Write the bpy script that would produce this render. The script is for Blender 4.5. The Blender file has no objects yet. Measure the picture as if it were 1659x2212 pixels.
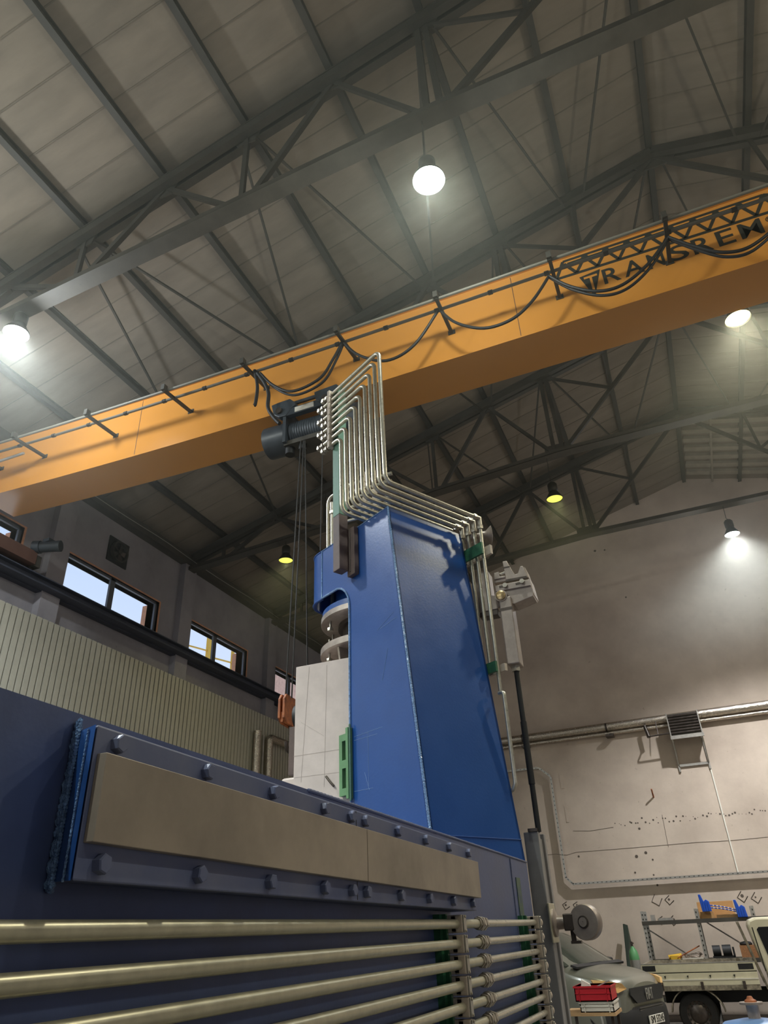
import bpy, math, random
from mathutils import Vector, Matrix
random.seed(7)
C = bpy.context.scene.collection
SC = bpy.context.scene
PI = math.pi

# ---------------------------------------------------------------- camera
F = 1534.0
CAM = Vector((0, 0, 1.85))
MR = ((0.9203, 0.3891, -0.0397), (-0.2310, 0.4579, -0.8585), (-0.3159, 0.7992, 0.5113))
_r = Vector(MR[0]).normalized()
_f = Vector(MR[2]); _f = (_f - _r * _f.dot(_r)).normalized()
_d = _f.cross(_r)
if _d.dot(Vector(MR[1])) < 0: _d = -_d
cd = bpy.data.cameras.new('camera')
cam = bpy.data.objects.new('camera', cd); C.objects.link(cam)
cd.sensor_fit = 'HORIZONTAL'; cd.sensor_width = 36.0; cd.lens = 36.0 * F / 1659.0
cd.clip_start = 0.05; cd.clip_end = 300
cam.matrix_world = Matrix(((_r.x, -_d.x, -_f.x, CAM.x), (_r.y, -_d.y, -_f.y, CAM.y), (_r.z, -_d.z, -_f.z, CAM.z), (0, 0, 0, 1)))
SC.camera = cam

# ---------------------------------------------------------------- colour, world, sun
vs = SC.view_settings
vs.view_transform = 'Standard'; vs.look = 'None'; vs.gamma = 1.0; vs.use_curve_mapping = False
vs.exposure = 0.1
LAMP = 1.0
SPILL = 0.22
w = bpy.data.worlds.new('sky'); SC.world = w; w.use_nodes = True
nt = w.node_tree; nt.nodes.clear()
wo = nt.nodes.new('ShaderNodeOutputWorld'); bg = nt.nodes.new('ShaderNodeBackground')
tc = nt.nodes.new('ShaderNodeTexCoord'); sx = nt.nodes.new('ShaderNodeSeparateXYZ'); cr = nt.nodes.new('ShaderNodeValToRGB')
nt.links.new(tc.outputs['Generated'], sx.inputs[0]); nt.links.new(sx.outputs['Z'], cr.inputs[0])
cr.color_ramp.elements[0].position = 0.0; cr.color_ramp.elements[0].color = (0.92, 0.95, 1.0, 1)
cr.color_ramp.elements[1].position = 0.75; cr.color_ramp.elements[1].color = (0.42, 0.62, 1.0, 1)
nt.links.new(cr.outputs[0], bg.inputs['Color']); bg.inputs['Strength'].default_value = 1.15
nt.links.new(bg.outputs[0], wo.inputs[0])

# ---------------------------------------------------------------- calibrated helpers: a direction seen from the tripod, cut with a real plane
def ray(x, y):
    return _r * ((x - 829.5) / F) + _d * ((y - 1106.0) / F) + _f
def on(x, y, axis, v):
    d = ray(x, y); return CAM + d * ((v - CAM[axis]) / d[axis])
def lin(c):
    return tuple((v / 12.92 if v <= 0.04045 else ((v + 0.055) / 1.055) ** 2.4) for v in [k / 255.0 for k in c])

# ---------------------------------------------------------------- materials
def mat(name, rgb, rough=0.6, metal=0.0, noise=0.0, nscale=6.0, bump=0.0, bscale=40.0, rgb2=None, emit=0.0, coat=0.0, spec=None, stretch=(1, 1, 1)):
    m = bpy.data.materials.new(name); m.use_nodes = True
    n = m.node_tree; b = n.nodes['Principled BSDF']
    c = lin(rgb) + (1,)
    b.inputs['Base Color'].default_value = c
    b.inputs['Roughness'].default_value = rough; b.inputs['Metallic'].default_value = metal
    if coat: b.inputs['Coat Weight'].default_value = coat; b.inputs['Coat Roughness'].default_value = 0.15
    if spec is not None: b.inputs['Specular IOR Level'].default_value = spec
    t = n.nodes.new('ShaderNodeTexCoord'); mp = n.nodes.new('ShaderNodeMapping'); mp.inputs['Scale'].default_value = stretch
    n.links.new(t.outputs['Object'], mp.inputs[0])
    if noise or rgb2:
        tx = n.nodes.new('ShaderNodeTexNoise'); tx.inputs['Scale'].default_value = nscale; tx.inputs['Detail'].default_value = 7; tx.inputs['Roughness'].default_value = 0.62
        n.links.new(mp.outputs[0], tx.inputs['Vector'])
        rp = n.nodes.new('ShaderNodeValToRGB'); rp.color_ramp.elements[0].position = 0.35; rp.color_ramp.elements[1].position = 0.68
        if rgb2: c0, c1 = c, lin(rgb2) + (1,)
        else:
            c0 = tuple(v * (1 - noise) for v in c[:3]) + (1,); c1 = tuple(min(1, v * (1 + noise)) for v in c[:3]) + (1,)
        rp.color_ramp.elements[0].color = c0; rp.color_ramp.elements[1].color = c1
        n.links.new(tx.outputs['Fac'], rp.inputs[0]); n.links.new(rp.outputs[0], b.inputs['Base Color'])
        rr = n.nodes.new('ShaderNodeMapRange'); rr.inputs['To Min'].default_value = max(0.03, rough - 0.08); rr.inputs['To Max'].default_value = min(1, rough + 0.08)
        n.links.new(tx.outputs['Fac'], rr.inputs[0]); n.links.new(rr.outputs[0], b.inputs['Roughness'])
    if bump:
        t2 = n.nodes.new('ShaderNodeTexNoise'); t2.inputs['Scale'].default_value = bscale; t2.inputs['Detail'].default_value = 4
        n.links.new(mp.outputs[0], t2.inputs['Vector'])
        bp = n.nodes.new('ShaderNodeBump'); bp.inputs['Strength'].default_value = bump; bp.inputs['Distance'].default_value = 0.02
        n.links.new(t2.outputs['Fac'], bp.inputs['Height']); n.links.new(bp.outputs[0], b.inputs['Normal'])
    if emit:
        b.inputs['Emission Color'].default_value = c; b.inputs['Emission Strength'].default_value = emit
    return m
M = {}
def stained_wall(name, base, dark, marks):
    """plaster: large clouds, fine grain, dark specks and sparse hairline cracks"""
    m = bpy.data.materials.new(name); m.use_nodes = True; n = m.node_tree; b = n.nodes['Principled BSDF']
    b.inputs['Roughness'].default_value = 0.9
    t = n.nodes.new('ShaderNodeTexCoord')
    a = n.nodes.new('ShaderNodeTexNoise'); a.inputs['Scale'].default_value = 0.55; a.inputs['Detail'].default_value = 8; a.inputs['Roughness'].default_value = 0.65
    n.links.new(t.outputs['Object'], a.inputs['Vector'])
    r = n.nodes.new('ShaderNodeValToRGB'); r.color_ramp.elements[0].position = 0.3; r.color_ramp.elements[1].position = 0.62
    r.color_ramp.elements[0].color = lin(dark) + (1,); r.color_ramp.elements[1].color = lin(base) + (1,)
    n.links.new(a.outputs['Fac'], r.inputs[0])
    s = n.nodes.new('ShaderNodeTexNoise'); s.inputs['Scale'].default_value = 9; s.inputs['Detail'].default_value = 5
    n.links.new(t.outputs['Object'], s.inputs['Vector'])
    r2 = n.nodes.new('ShaderNodeValToRGB'); r2.color_ramp.elements[0].position = 0.23; r2.color_ramp.elements[1].position = 0.33
    r2.color_ramp.elements[0].color = tuple(v for v in marks) + (1,); r2.color_ramp.elements[1].color = (1, 1, 1, 1)
    n.links.new(s.outputs['Fac'], r2.inputs[0])
    mx = n.nodes.new('ShaderNodeMix'); mx.data_type = 'RGBA'; mx.blend_type = 'MULTIPLY'; mx.inputs[0].default_value = 0.8
    n.links.new(r.outputs[0], mx.inputs[6]); n.links.new(r2.outputs[0], mx.inputs[7]); n.links.new(mx.outputs[2], b.inputs['Base Color'])
    bp = n.nodes.new('ShaderNodeBump'); bp.inputs['Strength'].default_value = 0.35; bp.inputs['Distance'].default_value = 0.03
    n.links.new(a.outputs['Fac'], bp.inputs['Height']); n.links.new(bp.outputs[0], b.inputs['Normal'])
    return m
M['end_wall'] = stained_wall('beige_plaster', (208, 192, 174), (180, 164, 148), (0.62, 0.58, 0.55))
M['side_wall'] = stained_wall('grey_render', (156, 152, 156), (124, 121, 126), (0.75, 0.72, 0.72))
M['deck'] = mat('roof_boards', (128, 117, 103), 0.9, noise=0.16, nscale=1.3, bump=0.15, bscale=3, stretch=(0.6, 2.5, 1))
M['deck_rib'] = mat('roof_rib', (150, 142, 126), 0.85, noise=0.12)
M['deck_seam'] = mat('roof_seam', (110, 101, 88), 0.9, noise=0.1)
M['floor'] = mat('concrete_floor', (92, 86, 78), 0.7, noise=0.18, nscale=1.2)
M['steel_dark'] = mat('painted_steel_dark', (58, 55, 48), 0.65, noise=0.2, nscale=5)
M['steel_mid'] = mat('painted_steel_dusty', (66, 62, 54), 0.7, noise=0.2, nscale=4)
M['runway'] = mat('runway_paint', (62, 66, 78), 0.6, noise=0.15)
M['orange'] = mat('orange_paint', (200, 136, 60), 0.2, noise=0.03, nscale=1.2, spec=0.6)
M['carriage'] = mat('brown_orange_paint', (86, 60, 50), 0.5, noise=0.1)
M['ink'] = mat('sign_paint_black', (38, 38, 30), 0.6)
M['black'] = mat('black_rubber', (22, 22, 22), 0.6, noise=0.2)
M['rail_grey'] = mat('rail_grey', (112, 108, 96), .6)
M['rope'] = mat('greased_wire_rope', (38, 34, 30), 0.7, metal=0.0, noise=0.4, nscale=90)
M['hoist'] = mat('hoist_grey', (54, 60, 66), 0.4, noise=0.15, nscale=8)
M['blue'] = mat('blue_gloss_paint', (28, 74, 140), 0.34, noise=0.05, nscale=3.0, bump=0.045, bscale=45, coat=0.2)
M['blue_matt'] = mat('blue_matt_paint', (70, 82, 118), 0.46, noise=0.16, nscale=2.4, bump=0.05, bscale=30)
M['blue_dusty'] = mat('blue_dusty_paint', (96, 102, 126), 0.5, noise=0.2, nscale=3.0, rgb2=(76, 86, 120))
M['weld_glint'] = mat('weld_glint_paint', (128, 166, 214), 0.12, noise=0.3, nscale=60, bump=1.0, bscale=130, coat=0.7)  # blue paint lightened so the colour itself carries the white glints
M['strip'] = mat('hard_wear_plate', (158, 146, 130), 0.4, metal=0.1, noise=0.14, nscale=2.6, rgb2=(128, 118, 106))
M['pipe'] = mat('zinc_pipe', (200, 195, 178), 0.3, metal=0.75, noise=0.1, nscale=30)
M['pipe_yel'] = mat('chromated_pipe', (186, 182, 158), 0.34, metal=0.6, noise=0.1, nscale=20)
M['nut'] = mat('bright_zinc', (178, 172, 160), 0.42, metal=0.95)
M['clamp'] = mat('grey_plastic_clamp', (186, 172, 156), 0.6, noise=0.1, nscale=20)
M['green'] = mat('green_primer', (98, 136, 116), 0.6, noise=0.12, nscale=9)
M['green_dk'] = mat('green_paint', (40, 92, 62), 0.5, noise=0.3, nscale=12)
M['primer'] = mat('brown_primer', (92, 76, 70), 0.65, noise=0.22, nscale=7)
M['box'] = mat('pale_primer', (214, 200, 190), 0.75, noise=0.09, nscale=4)
M['cast'] = mat('machined_steel', (164, 152, 142), 0.42, metal=0.45, noise=0.16, nscale=9)
M['cast_dark'] = mat('oiled_steel', (82, 74, 68), 0.38, metal=0.6, noise=0.25, nscale=9)
M['chrome'] = mat('chrome_rod', (220, 205, 190), 0.12, metal=1.0)
M['post'] = mat('grey_post_paint', (132, 130, 128), 0.5, noise=0.08)
M['rust'] = mat('rusty_hook_paint', (176, 98, 44), 0.6, rgb2=(110, 62, 40), nscale=12)
M['foil'] = mat('foil_lagging', (196, 186, 172), 0.25, metal=0.9, noise=0.2, nscale=30, bump=0.8, bscale=35)
M['clad'] = mat('trapezoid_sheet', (182, 178, 162), 0.5, noise=0.05)
M['clad_gap'] = mat('sheet_groove', (104, 100, 84), 0.7)
M['frame_w'] = mat('window_frame_grey', (90, 92, 98), 0.5)
M['reveal'] = mat('orange_brick_reveal', (206, 150, 116), 0.8, noise=0.15, nscale=9)
M['galv'] = mat('galvanised', (168, 164, 156), 0.4, metal=0.5, noise=0.12, nscale=15)
M['white'] = mat('white_paint', (226, 222, 208), 0.5, noise=0.05)
M['cream'] = mat('cream_truck_paint', (214, 208, 180), 0.35, noise=0.06, coat=0.3)
M['dirty'] = mat('dirty_cream_paint', (170, 160, 138), 0.6, rgb2=(70, 64, 56), nscale=9)
M['van'] = mat('silver_grey_car_paint', (118, 118, 106), 0.28, metal=0.35, coat=0.6)
M['plastic'] = mat('black_plastic', (30, 30, 30), 0.5)
M['glass_dk'] = mat('dark_glass', (50, 57, 50), 0.08, spec=0.8)
M['tint'] = mat('tinted_glass', (18, 20, 22), 0.06, spec=0.8)
M['amber'] = mat('headlight_glass', (232, 190, 130), 0.1, metal=0.3)
M['tyre'] = mat('tyre', (28, 26, 24), 0.85, noise=0.2, nscale=20)
M['red'] = mat('red_plastic', (176, 30, 40), 0.4)
M['crate_w'] = mat('white_plastic', (206, 200, 186), 0.5)
M['wood'] = mat('worn_wood', (172, 138, 96), 0.7, noise=0.2, nscale=10, stretch=(1, 1, 4))
M['cardboard'] = mat('cardboard', (188, 144, 92), 0.8, noise=0.08)
M['osb'] = mat('chipboard', (150, 104, 66), 0.8, noise=0.3, nscale=40)
M['bluep'] = mat('blue_plastic', (30, 78, 176), 0.35)
M['pale_blue'] = mat('pale_blue_paint', (112, 150, 204), 0.35, noise=0.06)
M['yellow'] = mat('yellow_paint', (214, 170, 50), 0.5)
M['brick'] = mat('outside_brick', (206, 168, 150), 0.9, noise=0.15, nscale=6)
M['gasgreen'] = mat('gas_bottle_green', (92, 150, 98), 0.35)
M['lamp_yel'] = mat('lamp_glow_yellow', (236, 236, 104), 0.5, emit=0.9)
M['lamp_white'] = mat('lamp_glow_white', (240, 252, 246), 0.5, emit=16.0)
M['lamp_mid'] = mat('lamp_glow_warm', (250, 246, 168), 0.5, emit=1.3)
M['lampbody'] = mat('lamp_housing', (40, 40, 34), 0.5)

# glass for the hall windows
gm = bpy.data.materials.new('clear_glass'); gm.use_nodes = True
g = gm.node_tree; g.nodes.clear(); go = g.nodes.new('ShaderNodeOutputMaterial'); tr = g.nodes.new('ShaderNodeBsdfTransparent'); gl = g.nodes.new('ShaderNodeBsdfGlossy'); mx = g.nodes.new('ShaderNodeMixShader')
tr.inputs[0].default_value = (0.93, 0.95, 0.97, 1); gl.inputs['Roughness'].default_value = 0.1; mx.inputs[0].default_value = 0.06
g.links.new(tr.outputs[0], mx.inputs[1]); g.links.new(gl.outputs[0], mx.inputs[2]); g.links.new(mx.outputs[0], go.inputs[0])
M['glass'] = gm

# ---------------------------------------------------------------- mesh builder
class MB:
    def __init__(s): s.v = []; s.f = []; s.sm = []
    def add(s, vs, fs, smooth=False):
        o = len(s.v); s.v += [tuple(p) for p in vs]
        for f in fs: s.f.append(tuple(i + o for i in f)); s.sm.append(smooth)
        return s
    def box(s, a, b):
        x0, x1 = sorted((a[0], b[0])); y0, y1 = sorted((a[1], b[1])); z0, z1 = sorted((a[2], b[2]))
        return s.add([(x0, y0, z0), (x1, y0, z0), (x1, y1, z0), (x0, y1, z0), (x0, y0, z1), (x1, y0, z1), (x1, y1, z1), (x0, y1, z1)],
                     [(3, 2, 1, 0), (4, 5, 6, 7), (0, 1, 5, 4), (1, 2, 6, 5), (2, 3, 7, 6), (3, 0, 4, 7)])
    def bar(s, p, q, w, h, up=(0, 0, 1)):
        """a bar from p to q, w across, h along up"""
        p, q = Vector(p), Vector(q); d = (q - p).normalized(); u = Vector(up); u = u - d * u.dot(d)
        if u.length < 1e-4: u = Vector((0, 1, 0)) - d * d.y
        u.normalize(); v = d.cross(u)
        P = []
        for e in (p, q):
            for (i, j) in ((-1, -1), (1, -1), (1, 1), (-1, 1)): P.append(e + v * (i * w / 2) + u * (j * h / 2))
        return s.add(P, [(3, 2, 1, 0), (4, 5, 6, 7), (0, 1, 5, 4), (1, 2, 6, 5), (2, 3, 7, 6), (3, 0, 4, 7)])
    def prism(s, pts, ext):
        """closed outline pts pushed along the vector ext"""
        n = len(pts); e = Vector(ext); A = [Vector(p) for p in pts]
        nrm = Vector((0, 0, 0))
        for i in range(n): nrm += A[i].cross(A[(i + 1) % n])
        if nrm.dot(e) > 0: A.reverse()
        V = A + [p + e for p in A]
        return s.add(V, [tuple(range(n)), tuple(range(2 * n - 1, n - 1, -1))] + [(i, i + n, (i + 1) % n + n, (i + 1) % n) for i in range(n)])
    def tube(s, pts, r, seg=12, caps=True):
        P = [Vector(p) for p in pts]; n = len(P)
        T = [((P[min(i + 1, n - 1)] - P[max(i - 1, 0)]).normalized()) for i in range(n)]
        u = T[0].orthogonal().normalized(); V = []
        for i in range(n):
            u = (u - T[i] * u.dot(T[i])).normalized(); v = T[i].cross(u)
            rr = r[i] if isinstance(r, (list, tuple)) else r
            for k in range(seg):
                a = 2 * PI * k / seg; V.append(P[i] + u * (rr * math.cos(a)) + v * (rr * math.sin(a)))
        Fc = [(i * seg + k, i * seg + (k + 1) % seg, (i + 1) * seg + (k + 1) % seg, (i + 1) * seg + k) for i in range(n - 1) for k in range(seg)]
        s.add(V, Fc, seg > 6)
        if caps:
            s.add(V[:seg], [tuple(reversed(range(seg)))]); s.add(V[-seg:], [tuple(range(seg))])
        return s
    def cyl(s, p, q, r, seg=20, r2=None):
        return s.tube([p, q], [r, r if r2 is None else r2], seg)
    def lathe(s, prof, o, axis=(0, 0, 1), seg=32):
        """prof = [(radius, distance along axis)]"""
        o = Vector(o); ax = Vector(axis).normalized(); u = ax.orthogonal().normalized(); v = ax.cross(u); V = []
        for (r, h) in prof:
            for k in range(seg):
                a = 2 * PI * k / seg; V.append(o + ax * h + u * (r * math.cos(a)) + v * (r * math.sin(a)))
        Fc = [(i * seg + k, i * seg + (k + 1) % seg, (i + 1) * seg + (k + 1) % seg, (i + 1) * seg + k) for i in range(len(prof) - 1) for k in range(seg)]
        return s.add(V, Fc, True)
    def build(s, name, m, parent=None, bevel=0.0):
        me = bpy.data.meshes.new(name); me.from_pydata(s.v, [], s.f); me.update()
        me.polygons.foreach_set('use_smooth', s.sm)
        if any(s.sm): me.set_sharp_from_angle(angle=0.7)
        o = bpy.data.objects.new(name, me); C.objects.link(o)
        me.materials.append(M[m] if isinstance(m, str) else m)
        if parent is not None:
            o.parent = parent; o.matrix_parent_inverse = Matrix.Translation(-Vector(parent.location)) if parent.type == 'EMPTY' else Matrix.Identity(4)
        if bevel:
            b = o.modifiers.new('bevel', 'BEVEL'); b.width = bevel; b.segments = 2; b.limit_method = 'ANGLE'; b.angle_limit = 0.7
        return o

def thing(name, loc, label, cat, group=None):
    o = bpy.data.objects.new(name, None); C.objects.link(o); o.location = loc; o.empty_display_size = 0.1
    o['label'] = label; o['category'] = cat
    if group: o['group'] = group
    return o
def tag(o, label, cat, group=None):
    o['label'] = label; o['category'] = cat
    if group: o['group'] = group
    return o
def struct(o):
    o['kind'] = 'structure'; return o
def copy_tree(o, parent=None):
    c = o.copy(); C.objects.link(c)
    if parent is not None: c.parent = parent
    for ch in list(o.children): copy_tree(ch, c)
    return c
def fillet(pts, r, n=7):
    P = [Vector(p) for p in pts]; out = [P[0]]
    for i in range(1, len(P) - 1):
        a = (P[i - 1] - P[i]); b = (P[i + 1] - P[i]); la, lb = a.length, b.length; a.normalize(); b.normalize()
        ang = a.angle(b); t = min(r / math.tan(ang / 2), la * 0.49, lb * 0.49); rr = t * math.tan(ang / 2)
        bis = (a + b).normalized(); c = P[i] + bis * (rr / math.sin(ang / 2))
        s0 = P[i] + a * t - c; s1 = P[i] + b * t - c; tot = s0.angle(s1); ax = s0.cross(s1).normalized()
        for k in range(n + 1): out.append(c + (Matrix.Rotation(tot * k / n, 3, ax) @ s0))
    out.append(P[-1]); return out
def hexa(mb, p, axis, r, h):
    """hexagon bolt head or nut"""
    p = Vector(p); ax = Vector(axis).normalized(); return mb.tube([p, p + ax * h * 0.85, p + ax * h], [r, r, r * 0.86], 6)
def letters(txt, x0, x1, z0, z1, y, depth=0.004, fit=True, mb=None, place=None, bold=0.0):
    """text as a solid mesh; place maps (u, v, d) to the world"""
    cu = bpy.data.curves.new('t', 'FONT'); cu.body = txt; cu.extrude = 0.5; cu.resolution_u = 4; cu.offset = bold
    ob = bpy.data.objects.new('t', cu); C.objects.link(ob)
    me = bpy.data.meshes.new_from_object(ob.evaluated_get(bpy.context.evaluated_depsgraph_get()))
    bpy.data.objects.remove(ob); bpy.data.curves.remove(cu)
    V = [v.co.copy() for v in me.vertices]; Fc = [tuple(p.vertices) for p in me.polygons]; bpy.data.meshes.remove(me)
    ax = min(v.x for v in V); bx = max(v.x for v in V); ay = min(v.y for v in V); by = max(v.y for v in V)
    out = []
    for v in V:
        u = x0 + (v.x - ax) / (bx - ax) * (x1 - x0); q = z0 + (v.y - ay) / (by - ay) * (z1 - z0); d = (v.z + 0.5) * depth
        out.append(place(u, q, d) if place else (u, y - d, q))
    mb = mb or MB(); mb.add(out, Fc); return mb

# ================================================================ the hall
XR, XL, YW = 1.84, -10.55, 21.0
XE = 14.3                                     # far right wall
def roof(x): return 13.76 - 0.273 * abs(x - XR)
struct(MB().box((XL - 1, -9, -0.2), (XE + 0.5, YW + 0.5, 0)).build('floor', 'floor'))
rf = MB()
for (xa, xb) in ((XL - 0.4, XR), (XR, XE + 0.4)):
    rf.prism([(xa, -9, roof(xa)), (xb, -9, roof(xb)), (xb, -9, roof(xb) + 0.15), (xa, -9, roof(xa) + 0.15)], (0, 30.4, 0))
ceil = struct(rf.build('ceiling', 'deck'))
sm = MB()
y = -7.4
while y < 21:
    for (xa, xb) in ((XL, XR), (XR, XE)):
        if y > 17 and xa == XR: continue
        sm.bar((xa, y, roof(xa) - 0.002), (xb, y, roof(xb) - 0.002), 0.018, 0.012)
    y += 0.62
sm.build('board_seam', 'deck_seam', ceil)
rb = MB()
y = 17.25
while y < 20.9:
    rb.bar((XR + 0.1, y, roof(XR + 0.1) - 0.05), (9.0, y, roof(9.0) - 0.05), 0.2, 0.1); y += 0.46
for x in (2.62, 4.1, 5.5): rb.bar((x, 17.1, roof(x) - 0.06), (x, 20.98, roof(x) - 0.06), 0.05, 0.14)
rb.build('ribbed_deck', 'deck_rib', ceil)
# end wall
ew = MB().prism([(XL - 0.3, YW, 0), (XE + 0.3, YW, 0), (XE + 0.3, YW, roof(XE + .3)), (XR, YW, 13.8), (XL - 0.3, YW, roof(XL - .3))], (0, 0.35, 0))
wall_end = struct(ew.build('wall_end', 'end_wall'))
# side wall with four clerestory windows
WIN = [(1.42, 4.4), (5.25, 8.22), (9.22, 12.18), (13.08, 15.95), (16.93, 19.85)]
ZS, ZT = 7.86, 8.72
lw = MB().box((XL - 0.35, -9, 0), (XL, YW, ZS)).box((XL - 0.35, -9, ZT), (XL, YW, roof(XL) + 0.1))
ys = [-9] + [v for p in WIN for v in p] + [YW]
for i in range(0, len(ys), 2): lw.box((XL - 0.35, ys[i], ZS), (XL, ys[i + 1], ZT))
wall_left = struct(lw.build('wall_left', 'side_wall'))
struct(MB().box((XE, 1.5, 0), (XE + 0.35, YW, roof(XE) + 0.1)).box((XE, -9, 5.2), (XE + .35, 1.5, roof(XE) + .1)).build('wall_right', 'side_wall'))  # low opening at the near end added to let soft daylight in
struct(MB().prism([(-2.5, -9, 0), (XE, -9, 0), (XE, -9, roof(XE)), (XR, -9, 13.75), (XL, -9, roof(XL)), (XL, -9, 6.0), (-2.5, -9, 6.0)], (0, -.3, 0)).build('wall_back', 'side_wall'))
for k, yc in enumerate((5.0, 9.0, 13.0, 17.0)):
    struct(MB().box((XL, yc - 0.22, 0), (XL + 0.16, yc + 0.22, roof(XL + .16) - 0.35)).build('trim_%d' % (k + 1), 'side_wall'))
struct(MB().box((XL, -9, 9.98), (XL + 0.22, YW, 10.22)).build('trim_5', 'steel_mid'))
for k, (a, b) in enumerate(WIN):
    m_ = (a + b) / 2; fr = MB(); X0, X1 = XL - 0.1, XL - 0.05
    fr.box((X0, a, ZT - 0.05), (X1, b, ZT)).box((X0, a, ZS), (X1, b, ZS + 0.07)).box((X0, a, ZS), (X1, a + .07, ZT)).box((X0, b - .07, ZS), (X1, b, ZT)).box((X0, m_ - .07, ZS), (X1, m_ + .07, ZT))
    wn = struct(fr.build('window_%d' % (k + 1), 'frame_w'))
    MB().box((XL - 0.08, a + .07, ZS + .07), (XL - 0.074, m_ - .07, ZT - .05)).build('pane', 'glass', wn)
    MB().box((XL - 0.08, m_ + .07, ZS + .07), (XL - 0.074, b - .07, ZT - .05)).build('pane', 'glass', wn)
    MB().box((XL - 0.48, b, ZS), (XL + 0.004, b + 0.05, ZT)).box((XL - 0.34, a - .05, ZS), (XL + 0.004, a, ZT)).box((XL - .34, a - .05, ZT), (XL + .004, b + .05, ZT + .035)).build('reveal', 'reveal', wn)

# profiled sheet cladding on the lower side wall
cl = MB(); gp = MB(); ZC = 7.1
n_ = 0; y = 0.5
gp.box((XL + 0.02, 0.4, 2.0), (XL + 0.17, 20.6, ZC - 0.01))
while y < 20.4:
    cl.box((XL + 0.02, y + 0.02, 2.0), (XL + 0.2, y + 0.125, ZC)); y += 0.14
cd_ = thing('wall_cladding', (XL + 0.1, 10, 2.0), 'cream profiled sheet cladding with vertical grooves on the lower left wall', 'cladding')
gp.build('backing_sheet', 'clad_gap', cd_); cl.build('sheet_ribs', 'clad', cd_)

# crane runway along the wall
rw = thing('runway_beam', (XL + 0.45, 8, 7.4), 'long dark steel crane runway beam under the clerestory windows', 'beam')
rb_ = MB().box((XL + 0.12, -4, 7.62), (XL + 0.36, 20.9, 7.64)).box((XL + 0.22, -4, 7.64), (XL + 0.26, 20.9, 7.77)).box((XL + 0.12, -4, 7.77), (XL + 0.36, 20.9, 7.79)).box((XL + 0.0, -4, 7.60), (XL + .14, 20.9, 7.79))
rb_.build('beam', 'runway', rw)
MB().box((XL + 0.22, -4, 7.79), (XL + 0.27, 20.9, 7.82)).build('rail', 'steel_mid', rw)

# purlins
PX = [0, 1.5, 2.9, 4.3, 5.68, 7.08, 8.5, 9.9, 11.3]
names = ['ridge', 'first', 'second', 'third', 'fourth', 'fifth', 'sixth', 'seventh', 'eighth']
for sgn in (-1, 1):
    for k, dx in enumerate(PX):
        if k == 0 and sgn == 1: continue
        if sgn == 1 and k > 3: continue
        x = XR + sgn * dx
        p = MB().box((x - 0.05, -8.5, roof(x) - 0.13), (x + 0.05, YW - 0.01, roof(x) - 0.115)).box((x - 0.015, -8.5, roof(x) - 0.115), (x + 0.015, YW - 0.01, roof(x) + 0.0)).box((x - 0.05, -8.5, roof(x) - 0.015), (x + 0.05, YW - 0.01, roof(x) + 0.0))
        o = p.build('roof_purlin', 'steel_dark')
        lab = 'straight steel ridge purlin running under the peak of the roof' if k == 0 else 'steel roof purlin on the %s slope, %s from the ridge purlin' % ('left' if sgn < 0 else 'right', names[k])
        tag(o, lab, 'purlin', 'roof purlins')

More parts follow.
